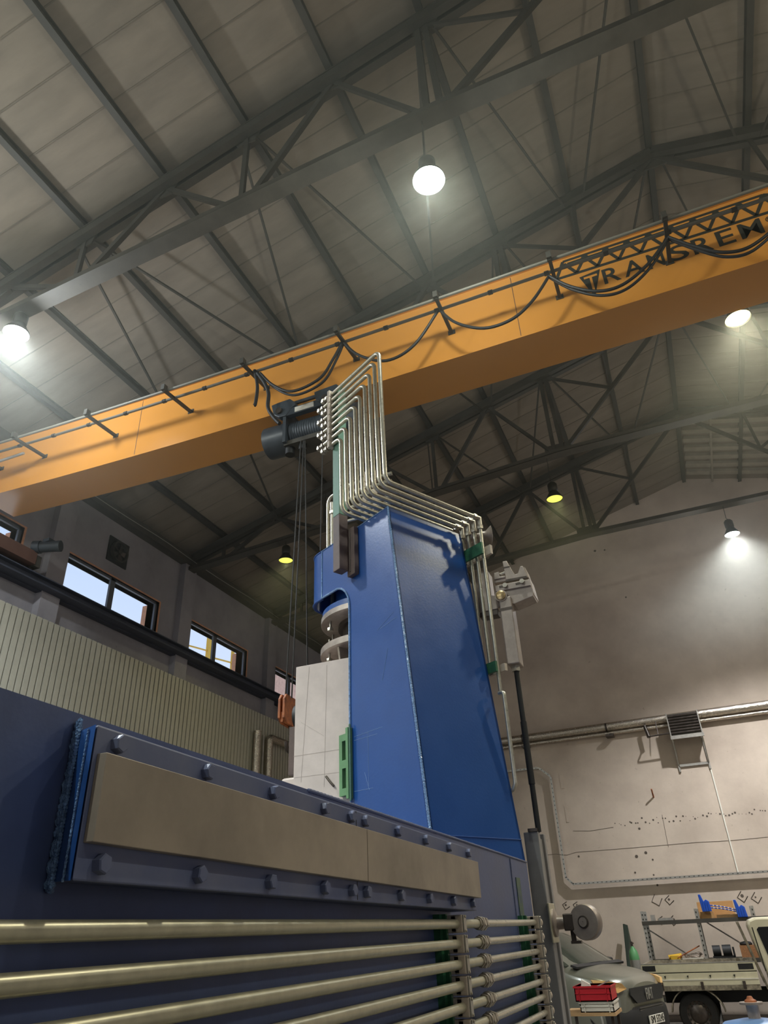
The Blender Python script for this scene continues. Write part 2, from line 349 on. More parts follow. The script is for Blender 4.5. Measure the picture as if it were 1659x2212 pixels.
# trusses
def botz(x):
    d = abs(x - XR); return 10.5 if d < 2.9 else 10.5 - 0.07 * (d - 2.9)
def topz(x): return roof(x) - 0.22
def truss(yc, label):
    t = thing('roof_truss', (XR, yc, 10.4), label, 'truss', 'roof trusses')
    off = [12.1, 11.3, 9.9, 8.5, 7.08, 5.68, 4.3, 2.9, 1.5, 0]
    nod = [XR - d for d in off]; ends = (XL + 0.05, XE - 0.05)
    tp = MB()
    for (xa, xb) in ((ends[0], XR), (XR, ends[1])):
        for s in (-0.08, 0.08):
            tp.bar((xa, yc + s, topz(xa) - 0.06), (xb, yc + s, topz(xb) - 0.06), 0.11, 0.17)
        tp.bar((xa, yc, topz(xa) + .03), (xb, yc, topz(xb) + .03), 0.29, 0.02)
    tp.build('top_chord', 'steel_dark', t)
    bt = MB(); bx = [ends[0], XR - 2.9, XR + 2.9, ends[1]]
    for a, b in zip(bx[:-1], bx[1:]):
        for s in (-0.07, 0.07): bt.bar((a, yc + s, botz(a) + 0.04), (b, yc + s, botz(b) + 0.04), 0.1, 0.09)
        bt.bar((a, yc, botz(a)), (b, yc, botz(b)), 0.24, 0.015)
    bt.build('bottom_chord', 'steel_mid', t)
    for sg in (-1, 1):
        X = lambda d: XR + sg * d
        def mem(nm, d0, z0, d1, z1, w=0.075):
            MB().bar((X(d0), yc, z0), (X(d1), yc, z1), w, w * 0.8, up=(0, 1, 0)).build(nm, 'steel_dark', t)
        for d in (2.9, 5.68, 8.5, 11.3):
            zb = botz(X(d)) + 0.05
            if d == 2.9:
                mem('vertical', d + 0.09, zb, d + 0.09, topz(X(d)), 0.085); mem('vertical', d - 0.09, zb, d - 0.02, topz(X(d)), 0.085)
            else: mem('vertical', d, zb, d, topz(X(d)), 0.07)
        nx = {2.9: 0.0, 5.68: 4.3, 8.5: 7.08, 11.3: 9.9}
        for d, u in nx.items(): mem('diagonal', d - 0.1, botz(X(d)) + 0.05, u, topz(X(u)) - 0.1, 0.085)
        for d, u in {2.9: 4.3, 5.68: 7.08, 8.5: 9.9}.items(): mem('diagonal', d + 0.1, botz(X(d)) + 0.05, u, topz(X(u)) - 0.05, 0.07)
        zm = botz(X(2.9)) + (topz(XR) - 0.15 - botz(X(2.9))) * 0.47
        mem('strut', 2.9, topz(X(2.9)) - 0.1, 1.56, zm, 0.06); mem('strut', 1.56, zm, 1.45, topz(X(1.5)), 0.06)
        for d in (2.9, 5.68, 8.5):
            g_ = 0.28 if d == 2.9 else 0.13
            MB().box((X(d) - g_, yc - 0.012, botz(X(d))), (X(d) + g_, yc + 0.012, botz(X(d)) + g_ * 0.95)).build('gusset', 'steel_dark', t)
        for d in (2.9, 5.68, 4.3, 7.08, 8.5):
            x = X(d); MB().prism([(x - .22, yc - .012, topz(x - .22) - .05), (x + .22, yc - .012, topz(x + .22) - .05), (x + .14, yc - .012, topz(x) - .24), (x - .14, yc - .012, topz(x) - .24)], (0, .024, 0)).build('gusset', 'steel_dark', t)
    MB().prism([(XR - .4, yc - .012, topz(XR - .4) - .02), (XR, yc - .012, topz(XR)), (XR + .4, yc - .012, topz(XR + .4) - .02), (XR + .25, yc - .012, topz(XR) - .36), (XR - .25, yc - .012, topz(XR) - .36)], (0, .024, 0)).build('ridge_plate', 'steel_dark', t)
    return t
truss(1.0, 'steel roof truss overhead closest to the camera, above the top of the view')
truss(5.0, 'steel roof truss nearest in view, crossing the top left, bright lamps hanging from it')
truss(9.0, 'steel roof truss just behind the orange crane girder, its lower chord hidden')
truss(13.0, 'steel roof truss behind the tower, its chord carrying two dim yellow lamps')
truss(17.0, 'farthest steel roof truss, in front of the plain end wall')

# sway braces in the roof plane
def brace(xa, ya, xb, yb, dz, lab):
    o = MB().bar((xa, ya + .03, roof(xa) - dz), (xb, yb - .03, roof(xb) - dz), 0.035, 0.035).build('sway_brace', 'steel_dark')
    tag(o, lab, 'brace', 'roof braces')
bays = {5.0: 'before the crane girder', 9.0: 'beyond the crane girder', 13.0: 'behind the dim yellow lamps'}
nds = [(XR, 'the ridge'), (XR - 2.9, 'the first left node'), (XR - 5.68, 'the second left node'), (XR - 8.5, 'the third left node'), (XR + 2.9, 'the first right node')]
for yb, bl in bays.items():
    for x, nn in nds:
        for sg, ln in ((-1, 'left'), (1, 'right')):
            if x == XR + 2.9 and sg == 1: continue
            brace(x + sg * .12, yb, x + sg * 1.28, yb + 4, 0.36, 'roof brace from %s going %s, %s' % (nn, ln, bl))

# ================================================================ bridge crane
def cb(x): return 0.0038 * (x + 3) ** 2 if x < -3 else 0.0
GY0, GY1 = 7.05, 7.72
crane = thing('bridge_crane', (0, 7.4, 8.4), 'orange overhead bridge crane girder spanning the hall with black lettering', 'crane')
gx = [-10.3 + i * 0.6 for i in range(6)] + [-6.9 + i * 0.65 for i in range(7)] + [0, 4, 8, 14.0]
gb = MB()
for xa, xb in zip(gx[:-1], gx[1:]):
    for (y0, y1, z0, z1) in ((GY0, GY0 + .02, 8.47, 9.6), (GY1 - .02, GY1, 8.47, 9.6)):
        gb.add([(xa, y0, z0 + cb(xa)), (xb, y0, z0 + cb(xb)), (xb, y0, z1 + cb(xb)), (xa, y0, z1 + cb(xa)), (xa, y1, z0 + cb(xa)), (xb, y1, z0 + cb(xb)), (xb, y1, z1 + cb(xb)), (xa, y1, z1 + cb(xa))],
               [(0, 1, 2, 3), (7, 6, 5, 4), (0, 3, 7, 4), (1, 5, 6, 2)])
    for (z0, z1) in ((8.445, 8.47), (9.6, 9.63)):
        y0, y1 = GY0 - 0.025, GY1 + 0.025
        gb.add([(xa, y0, z0 + cb(xa)), (xb, y0, z0 + cb(xb)), (xb, y1, z0 + cb(xb)), (xa, y1, z0 + cb(xa)), (xa, y0, z1 + cb(xa)), (xb, y0, z1 + cb(xb)), (xb, y1, z1 + cb(xb)), (xa, y1, z1 + cb(xa))],
               [(3, 2, 1, 0), (4, 5, 6, 7), (0, 1, 5, 4), (2, 3, 7, 6)])
gb.build('box_girder', 'orange', crane)
for x in (-7.0, -0.75): MB().box((x - .004, GY0 - .003, 8.48 + cb(x)), (x + .004, GY0, 9.59 + cb(x))).build('web_seam', 'carriage', crane)
# painted emblem and name
em = MB(); ye = GY0 - 0.004
def pbar(x0, z0, x1, z1, w): em.bar((x0, GY0 - 0.002, z0), (x1, GY0 - 0.002, z1), 0.003, w * 1.25, up=(-(z1 - z0), 0, (x1 - x0)))
pbar(-.16, 9.268, 2.62, 9.2, .035); pbar(-.03, 9.548, 2.44, 9.525, .03); pbar(.02, 9.48, 2.5, 9.455, .035); pbar(2.44, 9.525, 2.62, 9.44, .035)
pbar(-.16, 9.262, -.03, 9.545, .035); pbar(-.02, 9.5, .109, 9.27, .035)
k = 0
while k < 10:
    xt, xb = .254 + .272 * k, .109 + .272 * k
    if xt > 2.55: break
    pbar(xb, 9.27 - .006 * k, xt, 9.5 - .004 * k, .033); pbar(xt, 9.5 - .004 * k, xb + .272, 9.262 - .006 * k, .033)
    em.prism([(xt - .06, ye, 9.475 - .004 * k), (xt + .06, ye, 9.475 - .004 * k), (xt + .03, ye, 9.54 - .004 * k), (xt - .03, ye, 9.54 - .004 * k)], (0, .003, 0)); k += 1
em.prism([(.125, ye, 9.165), (.395, ye, 9.195), (.27, ye, 8.8), (.25, ye, 8.78), (.235, ye, 8.8)], (0, .003, 0))
em.build('painted_emblem', 'ink', crane)
tw = letters('T', .175, .345, 8.86, 9.135, GY0 - .005, .002)
tw.build('knockout_letter', 'orange', crane)
lt = MB()
for ch, a, b in (('R', .405, .615), ('A', .665, .907), ('N', .964, 1.16), ('S', 1.225, 1.445), ('R', 1.50, 1.72), ('E', 1.783, 1.977), ('M', 2.042, 2.295), ('\u00ae', 2.35, 2.43)):
    za, zb = (9.05, 9.14) if ch == '\u00ae' else (8.905, 9.165)
    letters(ch, a, b, za, zb, GY0 - .001, .003, mb=lt, bold=.010)
lt.build('painted_lettering', 'ink', crane)
# conductor rails on arms
ARM = [(-10.0, 9.2), (-8.99, 9.15), (-7.46, 9.09), (-5.98, 9.08), (-4.6, 9.05), (-3.10, 9.03), (-1.66, 8.95), (-.17, 8.95), (1.20, 8.93), (2.6, 8.93), (4.0, 8.93), (6, 8.93)]
R1, R2 = 6.45, 6.64
for yy, nm, z_ in ((R1, 'upper_rail', 9.0), (R2, 'lower_rail', 9.0)):
    MB().tube([(x, yy, z_ + cb(x)) for x in [-10.3 + .7 * i for i in range(12)] + [0, 14]], 0.022, 8).build(nm, 'rail_grey', crane)
MB().tube([(-10.3, 6.72, 9.04), (-9.1, 6.72, 9.03)], .024, 8).build('end_rail', 'galv', crane)
for x, z in ARM:
    a = MB().bar((x, GY0, z - .02), (x, R1 - .06, 8.96 + cb(x)), .045, .04).box((x - .05, GY0 - .012, z - .05), (x + .05, GY0, z + .02)).box((x - .03, R1 - .1, 8.95 + cb(x)), (x + .03, R1 - .02, 9.05 + cb(x)))
    a.build('rail_arm', 'steel_dark', crane)
x = -9.9
low_rail = [o for o in crane.children if o.name.startswith('lower_rail')][0]
while x < 6: MB().cyl((x, R2, 9.0 + cb(x)), (x + .06, R2, 9.0 + cb(x + .06)), .032, 8).build('rail_joint', 'steel_dark', low_rail); x += .74
# end carriage on the runway
ec = MB().box((XL + 0.12, 5.9, 7.86), (XL + 0.46, 8.25, 8.1))
ec.build('end_carriage', 'carriage', crane)
MB().box((XL + 0.14, 8.25, 7.84), (XL + .44, 8.38, 8.06)).cyl((XL + .2, 8.3, 7.90), (XL + .32, 8.3, 7.9), .08).build('wheel_housing', 'steel_dark', crane)
mt = MB().cyl((XL + .5, 8.25, 8.2), (XL + .8, 8.36, 8.2), .1, 24).cyl((XL + .8, 8.36, 8.2), (XL + .85, 8.38, 8.2), .105, 24).box((XL + .55, 8.22, 8.28), (XL + .7, 8.36, 8.34)).cyl((XL + .38, 8.2, 8.2), (XL + .5, 8.25, 8.2), .12, 20)
mt.build('travel_motor', 'hoist', crane)

# festoon cables
CY = R2 - 0.02
def loop(pts, label, r=.02, two=False):
    t = None; mb = MB(); P = [on(a, b, 1, CY) for a, b in pts]
    # smooth curve through the points
    Q = []
    for i in range(len(P) - 1):
        p0 = P[max(i - 1, 0)]; p1 = P[i]; p2 = P[i + 1]; p3 = P[min(i + 2, len(P) - 1)]
        for k in range(8):
            s = k / 8; Q.append(0.5 * ((2 * p1) + (p2 - p0) * s + (2 * p0 - 5 * p1 + 4 * p2 - p3) * s * s + (3 * p1 - p0 - 3 * p2 + p3) * s ** 3))
    Q.append(P[-1])
    mb.tube(Q, r, 8)
    if two:
        n = len(Q) - 1
        mb.tube([q + Vector((0.03 * math.sin(PI * i / n), 0.03, -0.06 * math.sin(PI * i / n))) for i, q in enumerate(Q)], r * .9, 8)
    tag(mb.build('festoon_cable', 'black'), label, 'cable', 'festoon cables under the crane rail')
loop([(562, 806), (590, 832), (632, 845), (690, 818), (720, 775), (740, 738)], 'slack black festoon cable looping above the hoist trolley', two=True)
loop([(742, 740), (775, 767), (835, 779), (895, 745), (948, 668)], 'slack black festoon cable looping above the topmost pipe bend')
loop([(948, 668), (985, 697), (1045, 709), (1105, 690), (1150, 650), (1186, 596)], 'slack black festoon cable looping left of the painted lettering')
loop([(1186, 596), (1230, 618), (1290, 629), (1345, 615), (1400, 570), (1443, 512)], 'slack black festoon cable hanging across the painted letters R, A and N', two=True)
loop([(1443, 512), (1500, 532), (1560, 545), (1620, 533), (1690, 480)], 'slack black festoon cable hanging under the painted letters at the right edge', two=True)
loop([(550, 800), (556, 835), (552, 870), (549, 876)], 'short loose black cable end hanging left of the hoist trolley', r=.025)
loop([(556, 806), (572, 828), (580, 850), (579, 880), (590, 900), (604, 915)], 'thick black cable running from the crane rail down to the hoist', r=.028)

# hoist
ho = thing('electric_hoist', (-4.0, 7.3, 8.0), 'dark grey electric wire rope hoist hanging under the orange girder', 'hoist')
HY = 7.15
def hp(x, y, yy=HY): return on(x, y, 1, yy)
def pp(pts, yy, dep, nm, m, parent, bevel=0.0): return MB().prism([on(a, b, 1, yy) for a, b in pts], (0, dep, 0)).build(nm, m, parent, bevel)
pp([(586, 876), (600, 870), (626, 861), (637, 868), (638, 874), (627, 882), (618, 897), (602, 901), (590, 896)], 6.93, .1, 'trolley_plate', 'hoist', ho, .01)
pp([(678, 847), (690, 842), (726, 829), (737, 836), (739, 846), (729, 852), (716, 870), (697, 874), (681, 862)], 6.93, .1, 'trolley_plate', 'hoist', ho, .01)
pp([(586, 876), (600, 870), (626, 861), (637, 868), (638, 874), (627, 882), (618, 897), (602, 901), (590, 896)], 7.76, .1, 'trolley_plate', 'hoist', ho, .01)
for q in ((601, 886), (700, 858)):
    a = hp(*q, 6.9); MB().cyl(a, a + Vector((0, .12, 0)), .05, 16).build('wheel_hub', 'cast_dark', ho)
dA, dB = hp(590, 958, 7.2), hp(730, 912, 7.2)
dB.z = dA.z - .02
ax = (dB - dA).normalized()
MB().cyl(dA - ax * .06, dA + ax * .33, .235, 32).build('end_cap', 'hoist', ho, .015)
dr = MB(); n = 46; prof = []
for i in range(n): prof += [(.215 if i % 2 else .205, .36 + i * .019)]
dr.lathe(prof, dA, ax, 32); dr.build('rope_drum', 'hoist', ho)
MB().cyl(dA + ax * 1.2, dA + ax * 1.42, .24, 32).build('gearbox', 'hoist', ho, .015)
MB().box((dA.x + .3, 7.0, dA.z - .27), (dA.x + 1.2, 7.32, dA.z - .2)).build('lower_guard', 'steel_mid', ho)
for dx in (.3, 1.15): MB().prism([(dA.x + dx, 6.95, dA.z - .24), (dA.x + dx, 7.4, dA.z - .24), (dA.x + dx, 7.4, dA.z + .3), (dA.x + dx, 7.2, dA.z + .48), (dA.x + dx, 6.95, dA.z + .3)], (.05, 0, 0)).build('side_frame', 'hoist', ho)
MB().box((dA.x + .36, 6.94, dA.z + .2), (dA.x + .98, 7.02, dA.z + .32)).build('cross_bar', 'hoist', ho)
MB().box((dA.x + .50, 6.93, dA.z + .215), (dA.x + .8, 6.942, dA.z + .3)).build('rating_plate', 'crate_w', ho)
MB().box((dA.x + .78, 7.1, dA.z + .3), (dA.x + .86, 7.2, dA.z + .62)).box((dA.x + .3, 7.02, dA.z + .45), (dA.x + 1.2, 7.5, dA.z + .5)).build('hanger', 'hoist', ho)
MB().cyl((dA.x + .35, 7.1, dA.z - .38), (dA.x + .35, 7.1, dA.z - .26), .07, 12).cyl((dA.x + .55, 7.1, dA.z - .36), (dA.x + .55, 7.1, dA.z - .27), .06, 12).build('limit_switch', 'black', ho)
# wire ropes and hook block
rp = [((647, 985), (628, 1490), 'leftmost'), ((652, 985), (633, 1500), 'middle'), ((657, 985), (640, 1440), 'right')]
hkY = 6.95
for (a, b, nm) in (((650, 952), (617, 1500), 'frontmost of the pair running into the hook block'), ((656, 952), (630, 1508), 'rear one of the pair running into the hook block'), ((659, 952), (664, 1440), 'passing right behind the pair, down past the pale box')):
    o = MB().tube([on(*a, 1, hkY), on(*b, 1, hkY)], .009, 6).build('wire_rope', 'rope'); tag(o, 'thin steel hoist rope, ' + nm, 'rope', 'hoist ropes')
o = MB().tube([on(698, 925, 1, hkY), on(692, 1190, 1, hkY)], .008, 6).build('pendant_cable', 'rope'); tag(o, 'single thin cable hanging beside the pipe fittings and green post', 'cable')
hk = thing('hook_block', on(618, 1565, 1, 6.95), 'orange and rusty crane hook block hanging left of the pale box', 'hook block')
for dy, nm in ((0, 'cheek_plate'), (.12, 'cheek_plate')):
    pass
b0 = on(603, 1562, 1, 6.9)
L_ = on(604, 1530, 1, 6.9); R_ = on(619, 1530, 1, 6.9)
zt, zb = on(610, 1500, 1, 6.9).z, on(610, 1562, 1, 6.9).z
for xa, xb in ((L_.x, L_.x + .032), (R_.x - .032, R_.x)):
    MB().prism([(xa, 6.86, zt - .06), (xa, 6.9, zt), (xa, 7.2, zt - .02), (xa, 7.34, zt - .14), (xa, 7.34, zb + .06), (xa, 7.2, zb - .02), (xa, 6.92, zb), (xa, 6.86, zb + .05)], (xb - xa, 0, 0)).build('cheek_plate', 'rust', hk, .006)
MB().cyl((L_.x + .035, 7.08, (zt + zb) / 2), (R_.x - .035, 7.08, (zt + zb) / 2), .13, 28).build('sheave', 'cast_dark', hk)
MB().box((L_.x + .03, 6.88, zb + .01), (R_.x - .03, 7.1, zb + .12)).build('spacer', 'rust', hk)
hp_ = []
for i in range(15):
    a = -PI * .5 + i / 14 * PI * 1.35; hp_.append((((L_.x + R_.x) / 2 + .0), 7.08 + .1 * math.sin(a) * 1.0, zb - .2 + .1 * math.cos(a + PI / 2)))
MB().tube([((L_.x + R_.x) / 2, 7.08, zb + .03), ((L_.x + R_.x) / 2, 7.08, zb - .08)] + [((L_.x + R_.x) / 2, 7.08 + .09 * math.sin(t), zb - .18 + .1 * math.cos(t)) for t in [i / 12 * PI * 1.5 for i in range(13)]], .024, 10).build('hook', 'cast_dark', hk)
# ================================================================ high bay lamps
def lamp(p, glow, label, drop, col, power, r=.17, spill=1.0):
    t = thing('high_bay_lamp', p, label, 'lamp', 'high bay lamps')
    x, y, z = p
    MB().lathe([(r, 0), (r * .96, .03), (r * .72, .1), (r * .5, .17), (.1, .2)], p).lathe([(r, 0), (r * .985, -.012), (r * .96, 0)], p).build('reflector', 'lampbody', t)
    MB().lathe([(0.001, .012), (r * .55, .006), (r * .95, .01)], p, seg=32).build('glowing_lens', glow, [o for o in t.children if o.name.startswith('reflector')][0])
    MB().lathe([(.085, .18), (.1, .2), (.1, .34), (.07, .38), (.001, .385)], p).build('ballast_housing', 'lampbody', t)
    MB().tube([(x, y, z + .38), (x, y, z + .42), (x - .02, y, z + .45), (x, y, (10.5 if abs(x - XR) < 2.9 else 10.5 - .07 * (abs(x - XR) - 2.9)) + .02 if y > 0 else roof(x) - .1)], .008, 6).build('hanging_wire', 'steel_dark', t)
    ld = bpy.data.lights.new('lamp_light', 'SPOT'); ld.energy = power * LAMP; ld.color = col; ld.shadow_soft_size = .12; ld.spot_size = math.radians(128); ld.spot_blend = .7
    lo = bpy.data.objects.new('lamp_light', ld); C.objects.link(lo); lo.parent = t; lo.location = (0, 0, -.03)
    l2 = bpy.data.lights.new('lamp_spill', 'POINT'); l2.energy = power * SPILL * spill; l2.color = col; l2.shadow_soft_size = .15
    o2 = bpy.data.objects.new('lamp_spill', l2); C.objects.link(o2); o2.parent = t; o2.location = (0, 0, -.22)
    return t
Wt, Yl, Bl = (.93, 1.0, .93), (1.0, .95, .74), (.85, .93, 1.0)
lamp((-1.23, 5, 9.31), 'lamp_white', 'brightest white high bay lamp, hanging at the top centre', 1.1, Wt, 260, .19, 2.3)
lamp((-7.61, 5, 9.6), 'lamp_white', 'dazzling blue-white high bay lamp hanging at the far left edge', .6, Bl, 1500, .18, .8)
lamp((2.13, 9, 9.37), 'lamp_mid', 'yellow-green high bay lamp beneath the orange girder at the right edge', 1.1, Yl, 900, .18, .35)
lamp((-1.33, 13, 9.46), 'lamp_yel', 'dim yellow high bay lamp on a wire, hanging right of the tower', 1.05, (1.0, .95, .5), 120, .17, .06)
lamp((-7.68, 13, 9.52), 'lamp_yel', 'dim yellow high bay lamp hanging left of the tower behind the ropes', .6, (1.0, .95, .5), 120, .17, .06)
lamp((2.17, 17, 9.72), 'lamp_white', 'blue-white high bay lamp against the end wall at right', .8, (.95, .97, 1.0), 3300, .17, .14)
lamp((5.4, 5, 9.4), 'lamp_yel', 'added yellowish high bay lamp out of view on the right', 1.0, Yl, 420, .17, 2.4)  # unseen lamp added to brighten the roof at upper right
lamp((-3.8, -3, 9.4), 'lamp_white', 'added unseen white high bay lamp behind the camera', 1.0, Wt, 1500, .17, .5)  # unseen lamp added as front light for the tower
lamp((-8.2, -3, 9.4), 'lamp_white', 'added unseen white high bay lamp behind the camera, near the left wall', .6, Wt, 1500, .17, .5)  # added out of sight, lights pale box and tower front from the left
lamp((5.4, -3, 9.4), 'lamp_yel', 'added unseen yellowish high bay lamp behind the camera, on the right', 1.0, Yl, 300)  # added unseen fixture, weak fill from the right rear
lamp((8.0, 13, 9.4), 'lamp_white', 'added white high bay lamp out of view far right', 1.0, (1.0, .93, .84), 3200, .17, .09)  # added out of view to brighten the end wall
lamp((-7.6, 1, 9.6), 'lamp_white', 'white high bay lamp just out of view at the upper left', .6, Wt, 2600, .17, .5)
lamp((5.4, 1, 9.4), 'lamp_white', 'white high bay lamp out of view at the upper right', 1.0, Yl, 250, .17, .5)

# ================================================================ machine bed (long blue beam with the side pipes)
def btop(y): return 2.366 - 0.011 * (y - 1.13)
bed = thing('machine_bed', (-1.9, 3, 0), 'long blue welded machine bed filling the lower left, wear strips bolted along it', 'machine')
bd = MB(); Y0, Y1 = -1.6, 6.3; XF = -1.4
for (xa, xb) in ((-3.6, XF),):
    bd.add([(xa, Y0, .12), (xb, Y0, .12), (xb, Y1, .12), (xa, Y1, .12), (xa, Y0, btop(Y0)), (xb, Y0, btop(Y0)), (xb, Y1, btop(Y1)), (xa, Y1, btop(Y1))],
           [(3, 2, 1, 0), (4, 5, 6, 7), (0, 1, 5, 4), (1, 2, 6, 5), (2, 3, 7, 6), (3, 0, 4, 7)])
bd.build('bed_body', 'blue_matt', bed)
MB().box((-3.5, Y0 + .2, 0), (XF - .1, Y1 - .2, .12)).build('bed_foot', 'steel_dark', bed)
# weld bead along the top edge and the end stiffener
def bead(p, q, r, n, nm, parent, m='weld_glint', seg=7):
    p, q = Vector(p), Vector(q); P = []; R = []
    for i in range(n + 1):
        t = i / n; P.append(p.lerp(q, t)); R.append(r * (0.82 + 0.28 * (i % 2) + random.uniform(-.08, .08)))
    return MB().tube(P, R, seg).build(nm, m, parent)
bead((XF, 2.6, btop(2.6) - .002), (XF, Y1, btop(Y1) - .002), .008, 240, 'weld_bead', bed, 'blue_dusty')
bead((XF + .002, 5.75, 1.2), (XF + .002, 5.75, 2.3), .006, 90, 'weld_bead', bed, 'blue_dusty')
MB().box((XF, 5.86, .6), (XF + .006, 5.98, 2.18)).build('paint_patch', mat('yellow_green_patch', (96, 116, 70), .6, rgb2=(58, 70, 92), nscale=5), bed)
# carrier strip
def ftop(y): return 2.297 - .0165 * (y - 1.29)
def fbot(y): return 1.974 - .0105 * (y - 1.29)
FX = -1.25; FY0, FY1 = 1.289, 4.26
cs = MB().add([(XF, FY0 + .1, fbot(FY0) + .01), (FX, FY0, fbot(FY0)), (FX, FY1, fbot(FY1)), (XF, FY1, fbot(FY1)), (XF, FY0 + .1, ftop(FY0) + .03), (FX, FY0, ftop(FY0)), (FX, FY1, ftop(FY1)), (XF, FY1, ftop(FY1) + .01)],
              [(3, 2, 1, 0), (4, 5, 6, 7), (0, 1, 5, 4), (1, 2, 6, 5), (2, 3, 7, 6), (3, 0, 4, 7)])
strip_o = cs.build('carrier_strip', 'blue_dusty', bed, .004)
MB().add([(XF + .01, FY0 + .085, fbot(FY0) + .008), (FX - .001, FY0 - .004, fbot(FY0)), (FX - .001, FY0 - .004, ftop(FY0)), (XF + .01, FY0 + .085, ftop(FY0) + .02)], [(0, 1, 2, 3)]).build('end_face', 'blue', bed)
wb = MB()
for i in range(46):
    t = i / 45; p = Vector((XF + .012, FY0 + .078, fbot(FY0) - .005)).lerp(Vector((XF + .012, FY0 + .078, ftop(FY0) + .04)), t)
    wb.tube([p + Vector((-.012, .02, -.004)), p, p + Vector((.018, -.012, .003))], [.006, random.uniform(.009, .015), .005], 8)
wb.build('weld_bead', 'weld_glint', bed)
bead((FX - .045, FY0 + .02, fbot(FY0)), (FX - .045, FY0 + .02, ftop(FY0)), .003, 60, 'weld_bead', bed)
# wear plates
def wtop(y): return 2.234 - .0182 * (y - 1.31)
def wbot(y): return 2.047 - .0150 * (y - 1.31)
for (a, b) in ((1.302, 2.755), (2.759, 4.275)):
    MB().add([(FX, a, wbot(a)), (FX + .028, a, wbot(a)), (FX + .028, b, wbot(b)), (FX, b, wbot(b)), (FX, a, wtop(a)), (FX + .028, a, wtop(a)), (FX + .028, b, wtop(b)), (FX, b, wtop(b))],
             [(3, 2, 1, 0), (4, 5, 6, 7), (0, 1, 5, 4), (1, 2, 6, 5), (2, 3, 7, 6), (3, 0, 4, 7)]).build('wear_plate', 'strip', bed, .002)
MB().box((FX, 2.715, 1.965), (FX + .0015, 2.718, 2.03)).box((FX, 2.715, 2.215), (FX + .0015, 2.718, 2.27)).build('strip_joint', 'steel_dark', bed)
for yy in (1.358, 1.719, 2.077, 2.434, 2.655, 2.785, 3.132, 3.483, 3.832, 4.165):
    for z in (2.264 - .0162 * (yy - 1.36), 2.008 - .0108 * (yy - 1.36)):
        r_ = random.uniform(0, 1)
        h = MB(); P = Vector((FX, yy, z)); V = []
        for (rr, xx) in ((.0215, 0), (.0215, .020), (.0185, .0235)):
            for k in range(6):
                a = k * PI / 3 + r_; V.append((P.x + xx, P.y + rr * math.cos(a), P.z + rr * math.sin(a)))
        Fc = [(i * 6 + k, i * 6 + (k + 1) % 6, (i + 1) * 6 + (k + 1) % 6, (i + 1) * 6 + k) for i in range(2) for k in range(6)] + [tuple(12 + k for k in range(6))]
        h.add(V, Fc); h.build('hex_bolt', 'blue_dusty', strip_o)
# green clamp rails
RZ = (1.05, 1.93)
for yy in (3.99, 5.80):
    MB().box((XF, yy - .03, RZ[0]), (XF + .035, yy + .03, RZ[1])).box((XF + .035, yy + .01, RZ[0]), (XF + .055, yy + .045, RZ[1])).build('clamp_rail', 'green_dk', bed)

# side pipes
PXX = -1.3
NP = 9
ordn = ['topmost', 'second', 'third', 'fourth', 'fifth', 'sixth', 'seventh', 'eighth', 'ninth']
for i in range(NP):
    z = 1.884 - .0885 * i
    t = thing('hydraulic_pipe', (PXX, 3, z), '%s of the horizontal zinc pipes along the blue machine bed%s' % (ordn[i], '' if i == 0 else ', counted from above'), 'pipe', 'side pipes of the machine bed')
    MB().tube([(PXX, -1.2, z), (PXX, 4.52, z)], .0215, 20).build('long_tube', 'pipe_yel', t)
    MB().tube([(PXX, 4.52, z), (PXX, 5.98, z)], .019, 18).build('short_tube', 'pipe', t)
    u = MB(); hexa(u, (PXX, 4.40, z), (0, 1, 0), .030, .03); u.cyl((PXX, 4.43, z), (PXX, 4.45, z), .033, 18); hexa(u, (PXX, 4.455, z), (0, 1, 0), .037, .04); u.cyl((PXX, 4.495, z), (PXX, 4.51, z), .03, 18); hexa(u, (PXX, 4.51, z), (0, 1, 0), .036, .034)
    u.build('coupling', 'nut', t)
    MB().lathe([(.02, 0), (.03, .005), (.032, .03), (.022, .05), (.001, .055)], (PXX, 5.97, z), (0, 1, 0), 16).build('end_cap', 'clamp', t)
    for (yy, w_, nm) in ((4.05, .05, 'left'), (5.87, .05, 'right')):
        c = thing('pipe_clamp', (PXX, yy, z), 'beige block clamp in the %s clamp row, on the %s pipe of the bed' % (nm, ordn[i]), 'clamp', 'clamp blocks of the %s row' % nm)
        MB().box((XF + .036, yy - w_ / 2, z - .04), (PXX + .004, yy + w_ / 2, z + .04)).box((PXX - .03, yy - w_ / 2, z - .04), (PXX + .036, yy + w_ / 2, z + .04)).build('clamp_body', 'clamp', c, .006)
        cov = MB().box((PXX + .036, yy - w_ / 2 + .004, z - .038), (PXX + .043, yy + w_ / 2 - .004, z + .038)).build('cover_plate', 'galv', c)
        for dz in (-.032, .032):
            b_ = MB(); hexa(b_, (PXX + .043, yy, z + dz), (1, 0, 0), .007, .006); b_.build('clamp_bolt', 'nut', cov)

